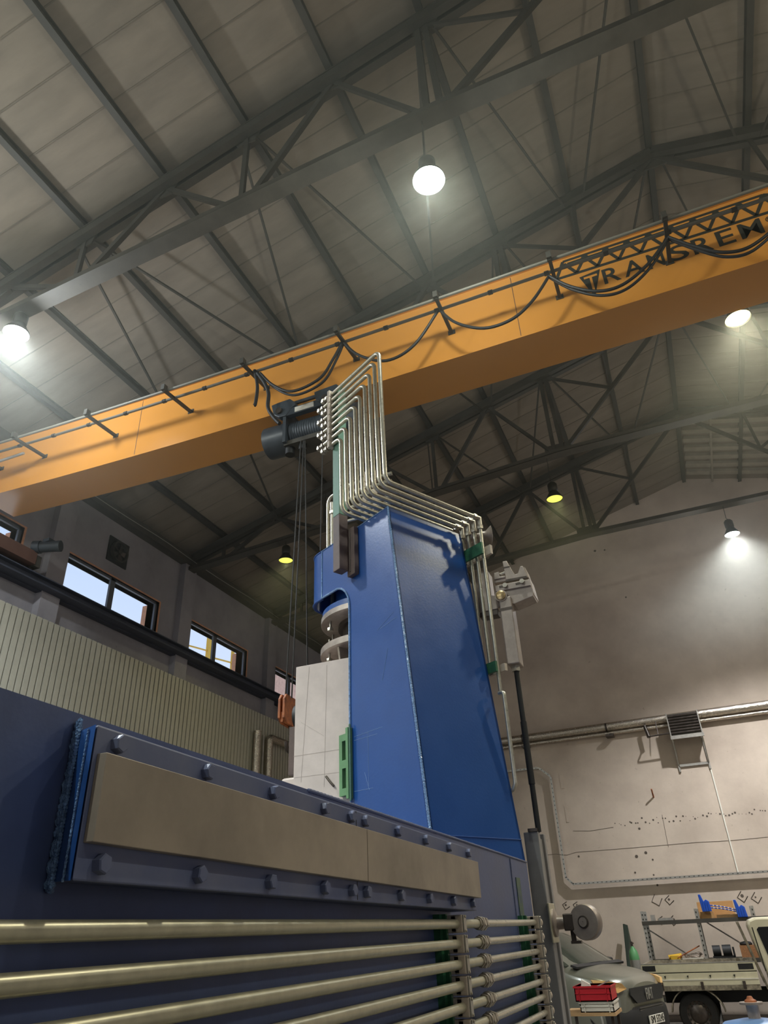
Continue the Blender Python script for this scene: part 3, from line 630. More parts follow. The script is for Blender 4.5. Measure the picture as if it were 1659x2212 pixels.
# ================================================================ press tower
P0 = Vector((-1.913, 5.489, 0)); A = Vector((-.879, .477, 0)).normalized(); B = Vector((.477, .879, 0)).normalized()
def T(a, b, z): return P0 + A * a + B * b + Vector((0, 0, z))
tower = thing('press_tower', T(.5, .5, 2.3), 'tall tapered glossy blue press tower standing on the machine bed', 'machine')
def ea(z): return .311 * (z - 2.5) / 3.005          # tapering front edge
ZB, ZTOP, TH = 2.28, 5.505, .025
fp = [(ea(ZB), ZB), (ea(ZTOP), ZTOP), (1.46, ZTOP), (1.46, 4.945), (1.22, 4.945)]
for i in range(1, 9):
    a = i / 8 * PI / 2; fp.append((1.22 - .25 * math.sin(a), 4.945 - .27 * (1 - math.cos(a))))
fp += [(.998, 2.84), (1.005, ZB)]
MB().prism([T(a, 0, z) for a, z in fp], B * TH).build('front_plate', 'blue', tower)
# side (dark) face
MB().prism([T(ea(ZB), 0, ZB), T(ea(ZTOP), 0, ZTOP), T(ea(ZTOP), 1.0, ZTOP), T(ea(ZB), 1.0, ZB)], A * TH).build('side_plate', 'blue', tower)
# rounded corner and left wrap
arc = [(1.455, 0.0), (1.54, 0.0)] + [(1.54 + .25 * math.sin(i / 10 * PI / 2), .25 - .25 * math.cos(i / 10 * PI / 2)) for i in range(1, 11)] + [(1.79, 1.0)]
wr = MB(); V = []
for (a, b) in arc: V += [T(a, b, 4.93), T(a, b, ZTOP)]
ins = [(1.455, TH), (1.54, TH)] + [(1.54 + .225 * math.sin(i / 10 * PI / 2), .25 - .225 * math.cos(i / 10 * PI / 2)) for i in range(1, 11)] + [(1.765, 1.0)]
n = len(arc)
for (a, b) in ins: V += [T(a, b, 4.93), T(a, b, ZTOP)]
Fc = [(2 * i + 1, 2 * i + 3, 2 * i + 2, 2 * i) for i in range(n - 1)] + [(2 * (n + i), 2 * (n + i) + 2, 2 * (n + i) + 3, 2 * (n + i) + 1) for i in range(n - 1)]
Fc += [(2 * i, 2 * i + 2, 2 * (n + i) + 2, 2 * (n + i)) for i in range(n - 1)] + [(2 * (n + i) + 1, 2 * (n + i) + 3, 2 * i + 3, 2 * i + 1) for i in range(n - 1)]
wr.add(V, Fc, True).build('corner_wrap', 'blue', tower)
MB().prism([T(ea(ZB), 1.0, ZB), T(ea(ZTOP), 1.0, ZTOP), T(1.705, 1.0, ZTOP), T(1.705, 1.0, 4.93), T(1.5, 1.0, 4.9), T(1.5, 1.0, ZB)], B * -TH).build('back_plate', 'blue', tower)
tpn = [(ea(ZTOP) + .01, .01), (ea(ZTOP) + .01, .99)] + [(a, b) for a, b in reversed(ins)][:]
MB().prism([T(a, b, ZTOP - .03) for a, b in [(ea(ZTOP) + .03, .03), (ea(ZTOP) + .03, .97), (1.67, .97), (1.67, .3), (1.6, .1), (1.45, .03)]], (0, 0, .02)).build('top_plate', 'blue', tower)
# arch lip
lip = [(1.66, 4.94), (1.46, 4.94), (1.22, 4.94)] + [(1.22 - .25 * math.sin(i / 10 * PI / 2), 4.945 - .27 * (1 - math.cos(i / 10 * PI / 2))) for i in range(1, 11)] + [(.985, 3.8), (.992, 3.1)]
MB().tube([T(a, -.004, z) for a, z in lip[1:]], .012, 8).build('arch_lip', 'weld_glint', tower)
MB().tube([T(a, b, 4.935) for a, b in arc], .012, 8).build('lower_lip', 'blue', tower)
MB().tube([T(a, b, ZTOP) for a, b in arc], .009, 8).build('upper_lip', 'blue', tower)
bead(T(ea(ZB) - .004, -.004, ZB), T(ea(ZTOP) - .004, -.004, ZTOP), .012, 300, 'weld_bead', tower)
bead(T(1.46, -.003, 4.94), T(1.46, -.003, ZTOP), .007, 70, 'weld_bead', tower)
bead(T(.975, -.003, 4.6), T(1.0, -.003, 2.6), .009, 230, 'weld_bead', tower)
bead(T(ea(ZTOP), -.002, ZTOP), T(1.46, -.002, ZTOP), .006, 120, 'weld_bead', tower)
bead(T(ea(2.48) - .002, 0.02, 2.48), T(ea(2.48) - .002, 1.0, 2.48), .005, 120, 'weld_bead', tower, 'blue')
# scratches on the front plate (scribed lines with their own shape)
sc_ = MB()
for (x0, y0, x1, y1) in ((765, 1592, 826, 1570), (765, 1600, 815, 1585), (795, 1580, 797, 1698), (765, 1710, 806, 1702), (788, 1668, 798, 1706), (838, 1400, 826, 1470), (815, 1362, 850, 1322), (822, 1358, 858, 1332)):
    def q(x, y):
        d = ray(x, y); t_ = (T(0, 0, 0) - CAM).dot(B) / d.dot(B); return CAM + d * t_ - B * .0012
    sc_.tube([q(x0, y0), q(x1, y1)], .0013, 4)
sc_.build('scribed_lines', mat('scratch', (120, 150, 190), .5), tower)
# cylinder under the tower head
CC = T(1.27, .56, 0)
cyl = thing('press_cylinder', (CC.x, CC.y, 4.3), 'flanged press cylinder with bolts between the blue tower head and the pale box', 'cylinder')
def dd(nm, prof, m): MB().lathe(prof, (CC.x, CC.y, 0), seg=56).build(nm, m, cyl)
dd('blue_flange', [(0.42, 5.2), (0.42, 4.83), (0.564, 4.83), (0.564, 4.77), (0.001, 4.77)], 'blue')
dd('upper_flange', [(0.564, 4.768), (0.578, 4.765), (0.578, 4.71), (0.564, 4.70), (0.360, 4.70)], 'cast')
dd('gland', [(0.396, 4.70), (0.396, 4.66), (0.348, 4.655), (0.348, 4.57), (0.360, 4.56), (0.360, 4.54), (0.240, 4.54)], 'cast_dark')
dd('piston_rod', [(0.306, 4.6), (0.306, 4.42)], 'chrome')
dd('retaining_ring', [(0.306, 4.475), (0.396, 4.47), (0.396, 4.43), (0.360, 4.43)], 'cast_dark')
dd('lower_flange', [(0.360, 4.435), (0.570, 4.43), (0.582, 4.425), (0.582, 4.36), (0.552, 4.35), (0.360, 4.35)], 'cast')
dd('core', [(0.240, 4.36), (0.240, 4.16)], 'cast_dark')
for k in range(8):
    a = math.radians(-112 + 45 * k); u = Vector((math.cos(a), math.sin(a), 0)); c0 = Vector((CC.x, CC.y, 0)); s_ = Vector((-u.y, u.x, 0)) * .012
    MB().prism([c0 + u * .2 - s_ + Vector((0, 0, 4.36)), c0 + u * .54 - s_ + Vector((0, 0, 4.36)), c0 + u * .51 - s_ + Vector((0, 0, 4.16)), c0 + u * .2 - s_ + Vector((0, 0, 4.16))], s_ * 2).build('rib', 'cast', cyl)
    a2 = a + math.radians(22); u2 = Vector((math.cos(a2), math.sin(a2), 0))
    p = c0 + u2 * .505
    b_ = MB().cyl(p + Vector((0, 0, 4.6)), p + Vector((0, 0, 4.86)), .013, 10); hexa(b_, p + Vector((0, 0, 4.595)), (0, 0, 1), .032, .035); hexa(b_, p + Vector((0, 0, 4.83)), (0, 0, 1), .028, .03); b_.build('flange_bolt', 'nut', cyl)
    p = c0 + u2 * .515
    b_ = MB().cyl(p + Vector((0, 0, 4.22)), p + Vector((0, 0, 4.5)), .012, 10); hexa(b_, p + Vector((0, 0, 4.27)), (0, 0, 1), .03, .03); hexa(b_, p + Vector((0, 0, 4.43)), (0, 0, 1), .028, .03); b_.build('flange_bolt', 'nut', cyl)
cyl.location.z -= .02
# pale ram box
ram = thing('ram_box', (-2.8, 6.5, 2.3), 'pale primer coloured steel box under the cylinder, left of the blue tower plate', 'box')
MB().box((-3.385, 6.0, 2.3), (-2.25, 6.95, 4.167)).build('box_body', 'box', ram, .004)
sl = MB()
for (x0, y0, x1, y1, r_) in ((668, 1441, 650, 1690, .0012), (706, 1436, 700, 1700, .0012), (634, 1634, 757, 1615, .0012), (757, 1665, 636, 1680, .001), (735, 1600, 742, 1700, .001), (650, 1560, 700, 1590, .001)):
    sl.tube([on(x0, y0, 1, 5.9995), on(x1, y1, 1, 5.9995)], r_, 4)
sl.build('scribed_lines', mat('pencil', (168, 156, 148), .8), ram)
MB().tube([on(704, 1677, 1, 5.99), on(712, 1688, 1, 5.985), on(721, 1698, 1, 5.99)], .011, 8).build('pin', 'cast_dark', ram)
sb = MB().box((-3.60, 6.15, 2.6), (-3.386, 6.5, 3.16)); sb.build('side_lug', 'box', ram, .02)
MB().box((-3.66, 6.1, 2.75), (-3.55, 6.16, 3.02)).cyl((-3.6, 6.08, 2.88), (-3.6, 6.11, 2.88), .04, 14).build('lock_plate', 'cast_dark', ram)
MB().cyl((-3.46, 6.2, 3.72), (-3.386, 6.2, 3.72), .13, 24).build('roller', 'black', ram)
MB().box((-3.47, 6.05, 3.16), (-3.386, 6.35, 3.6)).build('side_bracket', 'primer', ram)
# green key bracket on the plate edge
gk = thing('key_bracket', T(1.0, -.03, 3.0), 'light green bracket with two square slots welded at the tower plate edge', 'bracket')
z0, z1 = 2.905, 3.43
kb = MB()
def kbox(a0, a1, za, zb_, b0=-.05, b1=.0): kb.prism([T(a0, b0, za), T(a1, b0, za), T(a1, b0, zb_), T(a0, b0, zb_)], B * (b1 - b0))
kbox(.965, 1.0, z0 - .03, z1 + .05); kbox(1.055, 1.10, z0, z1)
for (za, zb_) in ((z0, z0 + .06), ((z0 + z1) / 2 - .035, (z0 + z1) / 2 + .035), (z1 - .06, z1)): kbox(1.0, 1.055, za, zb_)
kb.build('slotted_block', mat('light_green', (96, 138, 96), .6, noise=.1), gk)
MB().prism([T(1.10, -.02, z0 + .05), T(1.115, -.02, z0 + .05), T(1.115, -.02, z1 - .05), T(1.10, -.02, z1 - .05)], B * .02).build('spacer', 'post', gk)
bead(T(.962, -.03, z0 - .05), T(.962, -.03, z1 + .08), .01, 60, 'weld_bead', gk, 'green')

# square post holding the pipe brackets
post = thing('bracket_post', T(.94, -.1, 4.9), 'square steel post, green above and brown below, fixed to the tower front', 'post')
def sq(a0, a1, b0, b1, za, zb_): return MB().prism([T(a0, b0, za), T(a1, b0, za), T(a1, b1, za), T(a0, b1, za)], (0, 0, zb_ - za))
sq(.9, 1.015, -.17, -.06, 5.66, 7.36).build('green_tube', 'green', post, .006)
sq(.9, 1.015, -.17, -.06, 5.02, 5.66).build('brown_tube', 'primer', post, .006)
sq(.80, .925, -.058, -.002, 4.96, 5.5).build('backing_tube', 'primer', post, .006)
bead(T(.87, -.06, 5.0), T(.87, -.06, 5.5), .008, 60, 'weld_bead', post, 'cast_dark')

# nine nested top pipes
NPIPE = 9; bp_ = -.26; ZH = 5.63
BP = -.195
for i in range(NPIPE):
    a = .098 + .09 * i; zt_ = 7.318 - .0911 * i
    far = (1.12 if i % 2 == 0 else 1.20)
    t = thing('bent_pipe', T(a, BP, 6.5), '%s of nine nested silver pipes bent over the tower top' % (['outermost', 'second', 'third', 'fourth', 'fifth', 'sixth', 'seventh', 'eighth', 'innermost'][i] if i in (0, 8) else ['', 'second from outside', 'third from outside', 'fourth from outside', 'middle', 'fourth from inside', 'third from inside', 'second from inside'][i]), 'pipe', 'nested pipes on the tower')
    bend = 1.0
    L = [T(far, BP - .13, zt_), T(a, BP - .13, zt_)]
    pts = [T(far - .06, BP, zt_), T(a, BP, zt_), T(a, BP, ZH), T(a, 1.03, ZH)]
    MB().tube(fillet(pts, .085, 8), .0225, 16).build('tube', 'pipe', t)
    f = MB(); hexa(f, T(far - .05, BP, zt_), A, .034, .035); f.cyl(T(far - .02, BP, zt_), T(far + .015, BP, zt_), .028, 14); hexa(f, T(far + .012, BP, zt_), A, .040, .035); f.cyl(T(far + .045, BP, zt_), T(far + .06, BP, zt_), .03, 14)
    f.build('end_fitting', 'nut', t)
    if i < 4:
        f = MB(); hexa(f, T(a, 1.0, ZH), B, .034, .045); f.cyl(T(a, 1.04, ZH), T(a, 1.09, ZH), .028, 14); f.cyl(T(a, 1.09, ZH + .01), T(a, 1.09, ZH - .09), .027, 14); hexa(f, T(a, 1.09, ZH - .13), (0, 0, 1), .035, .045)
        f.build('elbow_fitting', 'nut', t)
        zb2 = (3.72, 4.0, 4.0, 5.2)[i]
        MB().tube([T(a - .02 * 0, 1.09, ZH - .1), T(a, 1.09, zb2)], .0195, 14).build('drop_tube', 'pipe', t)
    c = thing('pipe_clamp', T(1.0, BP, zt_), 'pale block clamp on the vertical rail at the post, holding the %s nested pipe' % (['topmost', 'second', 'third', 'fourth', 'fifth', 'sixth', 'seventh', 'eighth', 'lowest'][i]), 'clamp', 'clamp blocks at the post')
    MB().prism([T(.985, BP - .045, zt_ - .043), T(1.025, BP - .045, zt_ - .043), T(1.025, BP + .023, zt_ - .043), T(.985, BP + .023, zt_ - .043)], (0, 0, .086)).build('clamp_body', 'clamp', c, .004)
# clamp bars at the tower back edge
for (za, zb_, a0, a1, lab) in ((5.17, 5.3, (.04), .42, 'green clamp bar near the tower top, across the three drop pipes'), (3.93, 4.03, .05, .26, 'green clamp bar lower down the tower edge, at the long drop pipe')):
    c = thing('clamp_bar', T(a0, 1.05, za), lab, 'clamp')
    MB().prism([T(a0, 1.01, za), T(a1, 1.01, za), T(a1, 1.035, za), T(a0, 1.035, za)], (0, 0, zb_ - za)).build('bar', 'green_dk', c)
    MB().prism([T(a0 - .02, 1.115, za + .02), T(a1, 1.115, za + .02), T(a1, 1.15, za + .02), T(a0 - .02, 1.15, za + .02)], (0, 0, zb_ - za - .03)).build('back_clamp', 'clamp', c)
# U pipe at lower right edge of the tower
u = MB().tube(fillet([T(.06, 1.02, 3.72), T(-.0, 1.02, 3.72), T(-.0, 1.02, 2.9), T(.12, 1.02, 2.84)], .07, 7), .0195, 14).build('edge_pipe', 'pipe')
tag(u, 'short silver pipe with bent ends beside the lower right edge of the tower', 'pipe')
MB().tube([T(.098, 1.09, 3.72), T(.098, 1.09, 2.45)], .0195, 14)
# trumpet fitting
tf = MB().lathe([(.03, 0), (.03, .06), (.045, .065), (.05, .11), (.1, .16), (.105, .165), (.095, .168), (.04, .12), (.001, .11)], T(.22, 1.14, 5.49), (.93, .36, 0), 28)
tf.tube([T(.34, 1.14, 5.49), T(.22, 1.14, 5.49)], .045, 18)
tag(tf.build('flared_nozzle', 'cast'), 'flared round metal nozzle sticking out behind the tower top corner', 'nozzle')
# rear clamp ladder and cross pipes behind the nested ones
z = 5.82
wnm = ['lowest', 'second', 'third', 'fourth', 'fifth', 'topmost']
CYY = 6.5
for i, py in enumerate((1127, 1111, 1099, 1080, 1066, 1050)):
    p = on(744, py, 1, CYY); q = Vector((on(838 if i != 3 else 800, py - 20, 1, CYY).x, CYY, p.z))
    t = thing('cross_pipe', p, '%s of the thin crosswise pipes seen behind the nested pipes, counted from below' % wnm[i], 'pipe', 'crosswise pipes on the tower top')
    MB().tube([p, q], .018, 12).build('tube', 'pipe', t)
    f = MB(); hexa(f, q - Vector((.05, 0, 0)), (1, 0, 0), .03, .04); f.cyl(q, q + Vector((.05, 0, 0)), .024, 12); f.build('end_fitting', 'nut', t)
for k, (px_, y0_, y1_) in enumerate(((787, 1012, 1118), (808, 1008, 1100))):
    pt, pb_ = on(px_, y0_, 1, CYY - .04), on(px_, y1_, 1, CYY - .04)
    t = thing('clamp_ladder', pb_, '%s rack of small pale clamps behind the nested pipes' % ('left', 'right')[k], 'clamp rack')
    MB().box((pb_.x - .012, CYY + .03, 5.5), (pb_.x + .012, CYY + .05, pt.z)).build('upright', 'cast', t)
    nn_ = int((pt.z - pb_.z) / .1)
    for i in range(nn_): MB().box((pb_.x - .022, CYY - .035, pb_.z + .1 * i), (pb_.x + .022, CYY + .03, pb_.z + .085 + .1 * i)).build('clamp_block', 'clamp', t, .004)
# two riser pipes at the left of the post
for k, (a, zt2, lab) in enumerate(((1.785, 6.46, 'outer silver riser pipe with a bent top, left of the green post'), (1.70, 6.3, 'inner silver riser pipe close to the left side of the green post'))):
    pts = [T(a, .3, 5.0), T(a, .3, zt2), T(a - .45, .34, zt2)] if k == 0 else [T(a, .3, 5.0), T(a, .3, zt2)]
    t = thing('riser_pipe', T(a, .3, 5), lab, 'pipe')
    MB().tube(fillet(pts, .09) if k == 0 else pts, .0195, 14).build('tube', 'pipe', t)
    if k == 1:
        f = MB(); hexa(f, T(a, .3, zt2 - .1), (0, 0, 1), .032, .05); f.cyl(T(a, .3, zt2 - .05), T(a, .3, zt2 + .06), .024, 12); f.build('fitting', 'nut', t)
        
# ================================================================ jaw gripper on the right with its arm, rod and column
GYY = 6.7
jaw = thing('jaw_fixture', on(1100, 1270, 1, GYY), 'machined grey steel jaw fixture with two prongs, right of the tower', 'fixture')
def poly(pts, y0, dep, nm, m, par, bevel=.004):
    return MB().prism([on(a, b, 1, y0) for a, b in pts], (0, dep, 0)).build(nm, m, par, bevel)
def z7(l): return [(940 + a / 5.267, 1080 + b / 5.267) for a, b in l]
poly(z7([(480, 820), (600, 808), (640, 1085), (690, 1090), (770, 1180), (710, 1235), (470, 1290), (440, 960)]), GYY - .02, .16, 'rear_frame', 'cast', jaw)
poly(z7([(690, 1040), (1090, 975), (1110, 1010), (1115, 1090), (900, 1180), (830, 1180), (800, 1060), (700, 1060)]), GYY - .06, .2, 'jaw_block', 'cast', jaw)
poly(z7([(680, 975), (1075, 900), (1085, 970), (690, 1042)]), GYY - .085, .03, 'guide_strip', 'cast', jaw)
poly(z7([(725, 978), (800, 962), (805, 985), (730, 1003)]), GYY - .088, .01, 'slot', 'cast_dark', jaw, 0)
poly(z7([(912, 945), (985, 930), (990, 950), (918, 968)]), GYY - .088, .01, 'slot', 'cast_dark', jaw, 0)
poly(z7([(765, 700), (810, 690), (850, 765), (905, 845), (940, 835), (965, 755), (995, 750), (1050, 860), (1050, 880), (670, 945), (668, 890), (800, 875)]), GYY - .05, .1, 'prong_plate', 'cast', jaw)
poly(z7([(800, 905), (1040, 862), (1045, 885), (803, 930)]), GYY - .053, .01, 'dark_strip', 'cast_dark', jaw, 0)  # thin dark strip set on the prong plate face
poly(z7([(775, 765), (845, 750), (850, 762), (778, 778)]), GYY - .053, .006, 'paint_mark', 'cast_dark', jaw, 0)
poly(z7([(1005, 760), (1020, 765), (1055, 860), (1075, 890), (1130, 1075), (1110, 1100), (1085, 960), (1050, 870), (1020, 800)]), GYY - .03, .2, 'cheek', 'cast', jaw)
poly(z7([(668, 830), (725, 815), (735, 870), (790, 862), (800, 880), (670, 905)]), GYY - .07, .1, 'stop_block', 'cast', jaw)
a = on(*z7([(740, 850)])[0], 1, GYY - .03); MB().cyl(a, a + Vector((.1, 0, .02)), .018, 12).build('adjusting_screw', 'nut', jaw)
for q in ((800, 978), (992, 932)):
    a = on(*z7([q])[0], 1, GYY - .085); b_ = MB(); b_.cyl(a, a - Vector((0, .03, 0)), .024, 16); b_.cyl(a - Vector((0, .03, 0)), a - Vector((0, .032, 0)), .012, 6); b_.build('cap_screw', 'nut', jaw)
a = on(*z7([(755, 1100)])[0], 1, GYY - .09)
MB().cyl(a + Vector((0, .05, 0)), a - Vector((0, .03, 0)), .062, 28).build('pivot_boss', 'cast', jaw, .005)
MB().lathe([(.05, .0), (.05, .015), (.04, .022), (.001, .022)], a - Vector((0, .028, 0)), (0, -1, 0), 28).build('pivot_pin', mat('brass_pin', (196, 172, 128), .3, metal=.8), jaw)
poly(z7([(510, 1270), (715, 1235), (712, 1300), (510, 1340)]), GYY - .01, .12, 'lower_lip', 'cast_dark', jaw)
arm = thing('swing_arm', on(1095, 1400, 1, GYY), 'grey rectangular steel arm hanging from the jaw fixture pivot', 'arm')
a0 = on(1090, 1290, 1, GYY - .1); a1 = on(1100, 1440, 1, GYY - .1)
MB().box((a0.x - .062, GYY - .11, a1.z + .02), (a0.x + .062, GYY + .06, a0.z)).build('arm_body', 'cast', arm, .01)
MB().box((a0.x - .064, GYY - .112, a1.z + .57), (a0.x + .064, GYY - .109, a1.z + .6)).build('dark_streak', 'cast_dark', arm)
MB().cyl((a0.x, GYY - .025, a1.z - .035), (a0.x, GYY - .025, a1.z + .02), .042, 6).build('lock_nut', 'nut', arm)
rod = thing('threaded_rod', (a0.x, GYY - .025, 2.6), 'long dark round rod between the swing arm and the grey column', 'rod')
MB().cyl((a0.x, GYY - .025, 2.56), (a0.x, GYY - .025, a1.z + .02), .024, 18).build('rod_body', 'black', rod)
MB().cyl((a0.x, GYY - .025, 2.95), (a0.x, GYY - .025, 3.5), .029, 18).build('rod_sleeve', 'black', rod)
col = thing('grey_column', (-1.4, 6.75, 0), 'grey painted steel column at the end of the machine bed', 'column')
MB().box((-1.465, 6.62, 0), (-1.34, 6.70, 2.56)).box((-1.42, 6.70, 0), (-1.36, 6.86, 2.52)).box((-1.465, 6.86, 0), (-1.34, 6.93, 2.56)).build('column_body', 'post', col, .006)
MB().cyl((-1.395, GYY - .025, 2.5), (-1.395, GYY - .025, 2.585), .045, 6).box((-1.42, 6.6, 2.56), (-1.34, 6.72, 2.585)).build('top_nut', 'cast_dark', col)
hw = thing('drive_head', (-1.2, 6.7, 1.88), 'round steel disc drive head bolted to the right side of the grey column', 'drive')
MB().box((-1.34, 6.58, 1.74), (-1.325, 6.82, 2.02)).build('mounting_plate', 'pipe_yel', hw, .005)
MB().lathe([(.1, 0), (.1, .015), (.05, .03), (.045, .12)], (-1.325, 6.7, 1.88), (1, 0, 0)).build('shaft_flange', 'cast', hw)
MB().box((-1.235, 6.62, 1.82), (-1.145, 6.78, 1.94)).build('gear_housing', 'cast_dark', hw, .008)
MB().cyl((-1.18, 6.68, 1.82), (-1.18, 6.68, 1.75), .02, 10).box((-1.2, 6.64, 1.73), (-1.12, 6.7, 1.75)).build('drain_cock', 'cast_dark', hw)
dc = Vector((-1.06, 6.62, 1.875)); da = Vector((-.32, -.94, 0)).normalized()
MB().lathe([(.001, -.05), (.118, -.05), (.126, -.04), (.126, .02), (.12, .03), (.04, .034), (.001, .034)], dc, da, 48).build('disc', 'cast', hw)
MB().lathe([(.045, .034), (.045, .042), (.036, .044), (.036, .036)], dc, da, 28).build('hub_ring', 'cast_dark', hw)
MB().lathe([(.034, .034), (.034, .046), (.005, .046), (.001, .04)], dc, da, 28).build('hub_cap', 'cast', hw)

# ================================================================ things on and along the end wall
def wl(x, y, dep=0.0): return on(x, y, 1, YW - dep)
t = thing('lagged_pipe', wl(1300, 1575, .15), 'long foil wrapped pipe running across the beige end wall', 'pipe')
pa, pb = Vector((-4.95, YW - .16, 6.53)), Vector((XE - .5, YW - .16, 6.65))
MB().tube([pa, pb], .11, 18).build('lagging', 'foil', t)
MB().tube([pa + Vector((0, .04, -.17)), pb + Vector((0, .04, -.17))], .05, 10).build('lower_tube', 'foil', t)
for x in (-4.3, -1.95, .2, 2.4):
    MB().cyl((x, YW - .16, 6.54), (x + .05, YW - .16, 6.54), .118, 18).box((x - .02, YW - .3, 6.27), (x + .18, YW, 6.32)).build('pipe_bracket', 'cast_dark', t)
# fan heater
h = thing('fan_heater', wl(1475, 1565, .5), 'louvred unit heater on a steel bracket under the foil pipe', 'heater')
hy = YW - .52
MB().box((-.31, hy, 6.03), (.46, YW - .1, 6.57)).build('casing', 'steel_mid', h, .01)
lv = MB()
for i in range(7):
    z = 6.075 + i * .072; lv.prism([(-.29, hy - .035, z), (-.29, hy - .03, z - .008), (-.29, hy + .01, z + .045), (-.29, hy + .004, z + .05)], (.73, 0, 0))
lv.build('louvre_slats', 'cast_dark', h)
for x in (-.32, .45): MB().box((x, hy - .04, 6.0), (x + .025, hy, 6.6)).build('edge_frame', 'galv', h)
MB().box((-.33, hy - .03, 5.93), (.49, hy + .02, 6.02)).build('front_rail', 'galv', h)
for x in (-.3, .44):
    MB().box((x - .02, YW - .05, 5.2), (x + .02, YW, 6.0)).box((x - .02, hy, 5.95), (x + .02, YW, 5.99)).bar((x, YW - .03, 5.35), (x, hy, 5.95), .03, .03).build('bracket_leg', 'galv', h)
MB().box((-.3, YW - .05, 5.32), (.44, YW - .01, 5.38)).build('cross_rail', 'galv', h)
MB().tube(fillet([(-.9, YW - .2, 6.5), (-.9, YW - .3, 6.1), (-.86, hy, 6.08), (-.33, hy, 6.1)], .05), .02, 8).tube([(-.62, YW - .3, 6.5), (-.62, hy + .1, 6.1)], .012, 8).build('supply_hose', 'cast_dark', h)
MB().cyl((-.86, YW - .32, 6.1), (-.92, YW - .26, 6.42), .045, 14).build('valve', 'cast_dark', h)
# conduit and cable tray
o = MB().box((.43, YW - .03, 2.8), (.46, YW, 6.0)).build('cable_conduit', 'white'); tag(o, 'thin pale conduit running down the wall from the heater to the cable tray', 'conduit')
ct = thing('cable_tray', (0, YW - .2, 2.75), 'perforated steel cable tray stepping down and across the end wall', 'cable tray')
tp = [(-5.2, 5.68), (-3.95, 5.67), (-3.67, 5.42), (-3.67, 2.93), (-3.5, 2.76), (XE - 1, 2.76)]
def tray(x0, z0, x1, z1, nm):
    p, q = Vector((x0, YW - .12, z0)), Vector((x1, YW - .12, z1)); d = (q - p).normalized(); n_ = Vector((-d.z, 0, d.x))
    MB().bar(p, q, .12, .012, up=n_).bar(p + Vector((0, -.06, 0)) + n_ * .02, q + Vector((0, -.06, 0)) + n_ * .02, .004, .05, up=n_).build(nm, 'galv', ct)
    k = MB(); L_ = (q - p).length; s_ = .08
    while s_ < L_ - .04:
        c_ = p + d * s_ + Vector((0, -.063, 0)) + n_ * .02; k.bar(c_ - d * .018, c_ + d * .018, .004, .014, up=n_); s_ += .11
    k.build('slots', 'ink', ct)
for (a_, b_) in zip(tp[:-1], tp[1:]): tray(a_[0], a_[1], b_[0], b_[1], 'tray_run')
# pull hook and hairline cracks
a_ = wl(1407, 1705, .25); b_ = wl(1412, 1722, 0)
o = MB().tube([a_, b_, b_ + Vector((0, .05, 0))], .02, 8).build('wall_hook', 'rust'); tag(o, 'short rusty rod sticking out of the plain wall left of the heater bracket', 'hook')
ck = MB()
for pts in (((1140, 1850), (1200, 1845), (1225, 1847), (1244, 1841), (1359, 1832), (1430, 1826), (1500, 1820), (1574, 1816), (1608, 1813), (1659, 1808)), ((1238, 1795), (1275, 1795), (1305, 1790), (1325, 1787)), ((1430, 1760), (1438, 1800), (1444, 1830))):
    ck.tube([wl(x, y, .002) for x, y in pts], .006, 4)
ck.build('crack', mat('crack_dark', (104, 94, 84), .9), wall_end)
mk = MB()
random.seed(3)
for i in range(46):
    x = 1330 + i * 7.2 + random.uniform(-3, 3); y = 1778 - i * .55 + random.uniform(-7, 7); p = wl(x, y, .004); r_ = random.uniform(.008, .026); mk.cyl(p, p + Vector((0, .004, 0)), r_, 7)
for (x, y) in ((1420, 1912), (1445, 1943), (1603, 1935), (1632, 1938), (1430, 1987), (1455, 1987), (1222, 1955), (1246, 1955), (1375, 1850), (1372, 1885), (1410, 1857), (1381, 1790), (1395, 1842), (1412, 1890), (1250, 1850), (1352, 1290), (1285, 1190), (1306, 1188)):
    p = wl(x, y, .004); mk.cyl(p, p + Vector((0, .004, 0)), random.uniform(.02, .045), 6)
mk.build('plug_holes', mat('hole_dark', (92, 82, 72), .9), wall_end)
mq = MB()
for (x, y, r_) in ((1419, 1944, 1), (1446, 1944, .8), (1604, 1937, .9), (1634, 1939, .9), (1430, 1988, .7), (1455, 1988, .8), (1246, 1956, .7), (1223, 1956, .7)):
    c_ = wl(x, y, .004); q = .13 * r_
    P_ = [c_ + Vector((q * math.cos(k * PI / 2 + .6 * r_ * 3), 0, q * math.sin(k * PI / 2 + .6 * r_ * 3))) for k in range(4)]
    mq.tube(P_, .009, 4)
mq.build('pencil_squares', mat('marker', (66, 58, 52), .9), wall_end)
for (x0, y0, x1, y1) in ((1207, 1671, 1220, 1703), (1219, 1742, 1230, 1776)):
    a_, b_ = wl(x0, y0), wl(x1, y1)
    MB().box((a_.x, YW - .012, b_.z), (b_.x, YW, a_.z)).build('wall_patch', 'end_wall', wall_end)
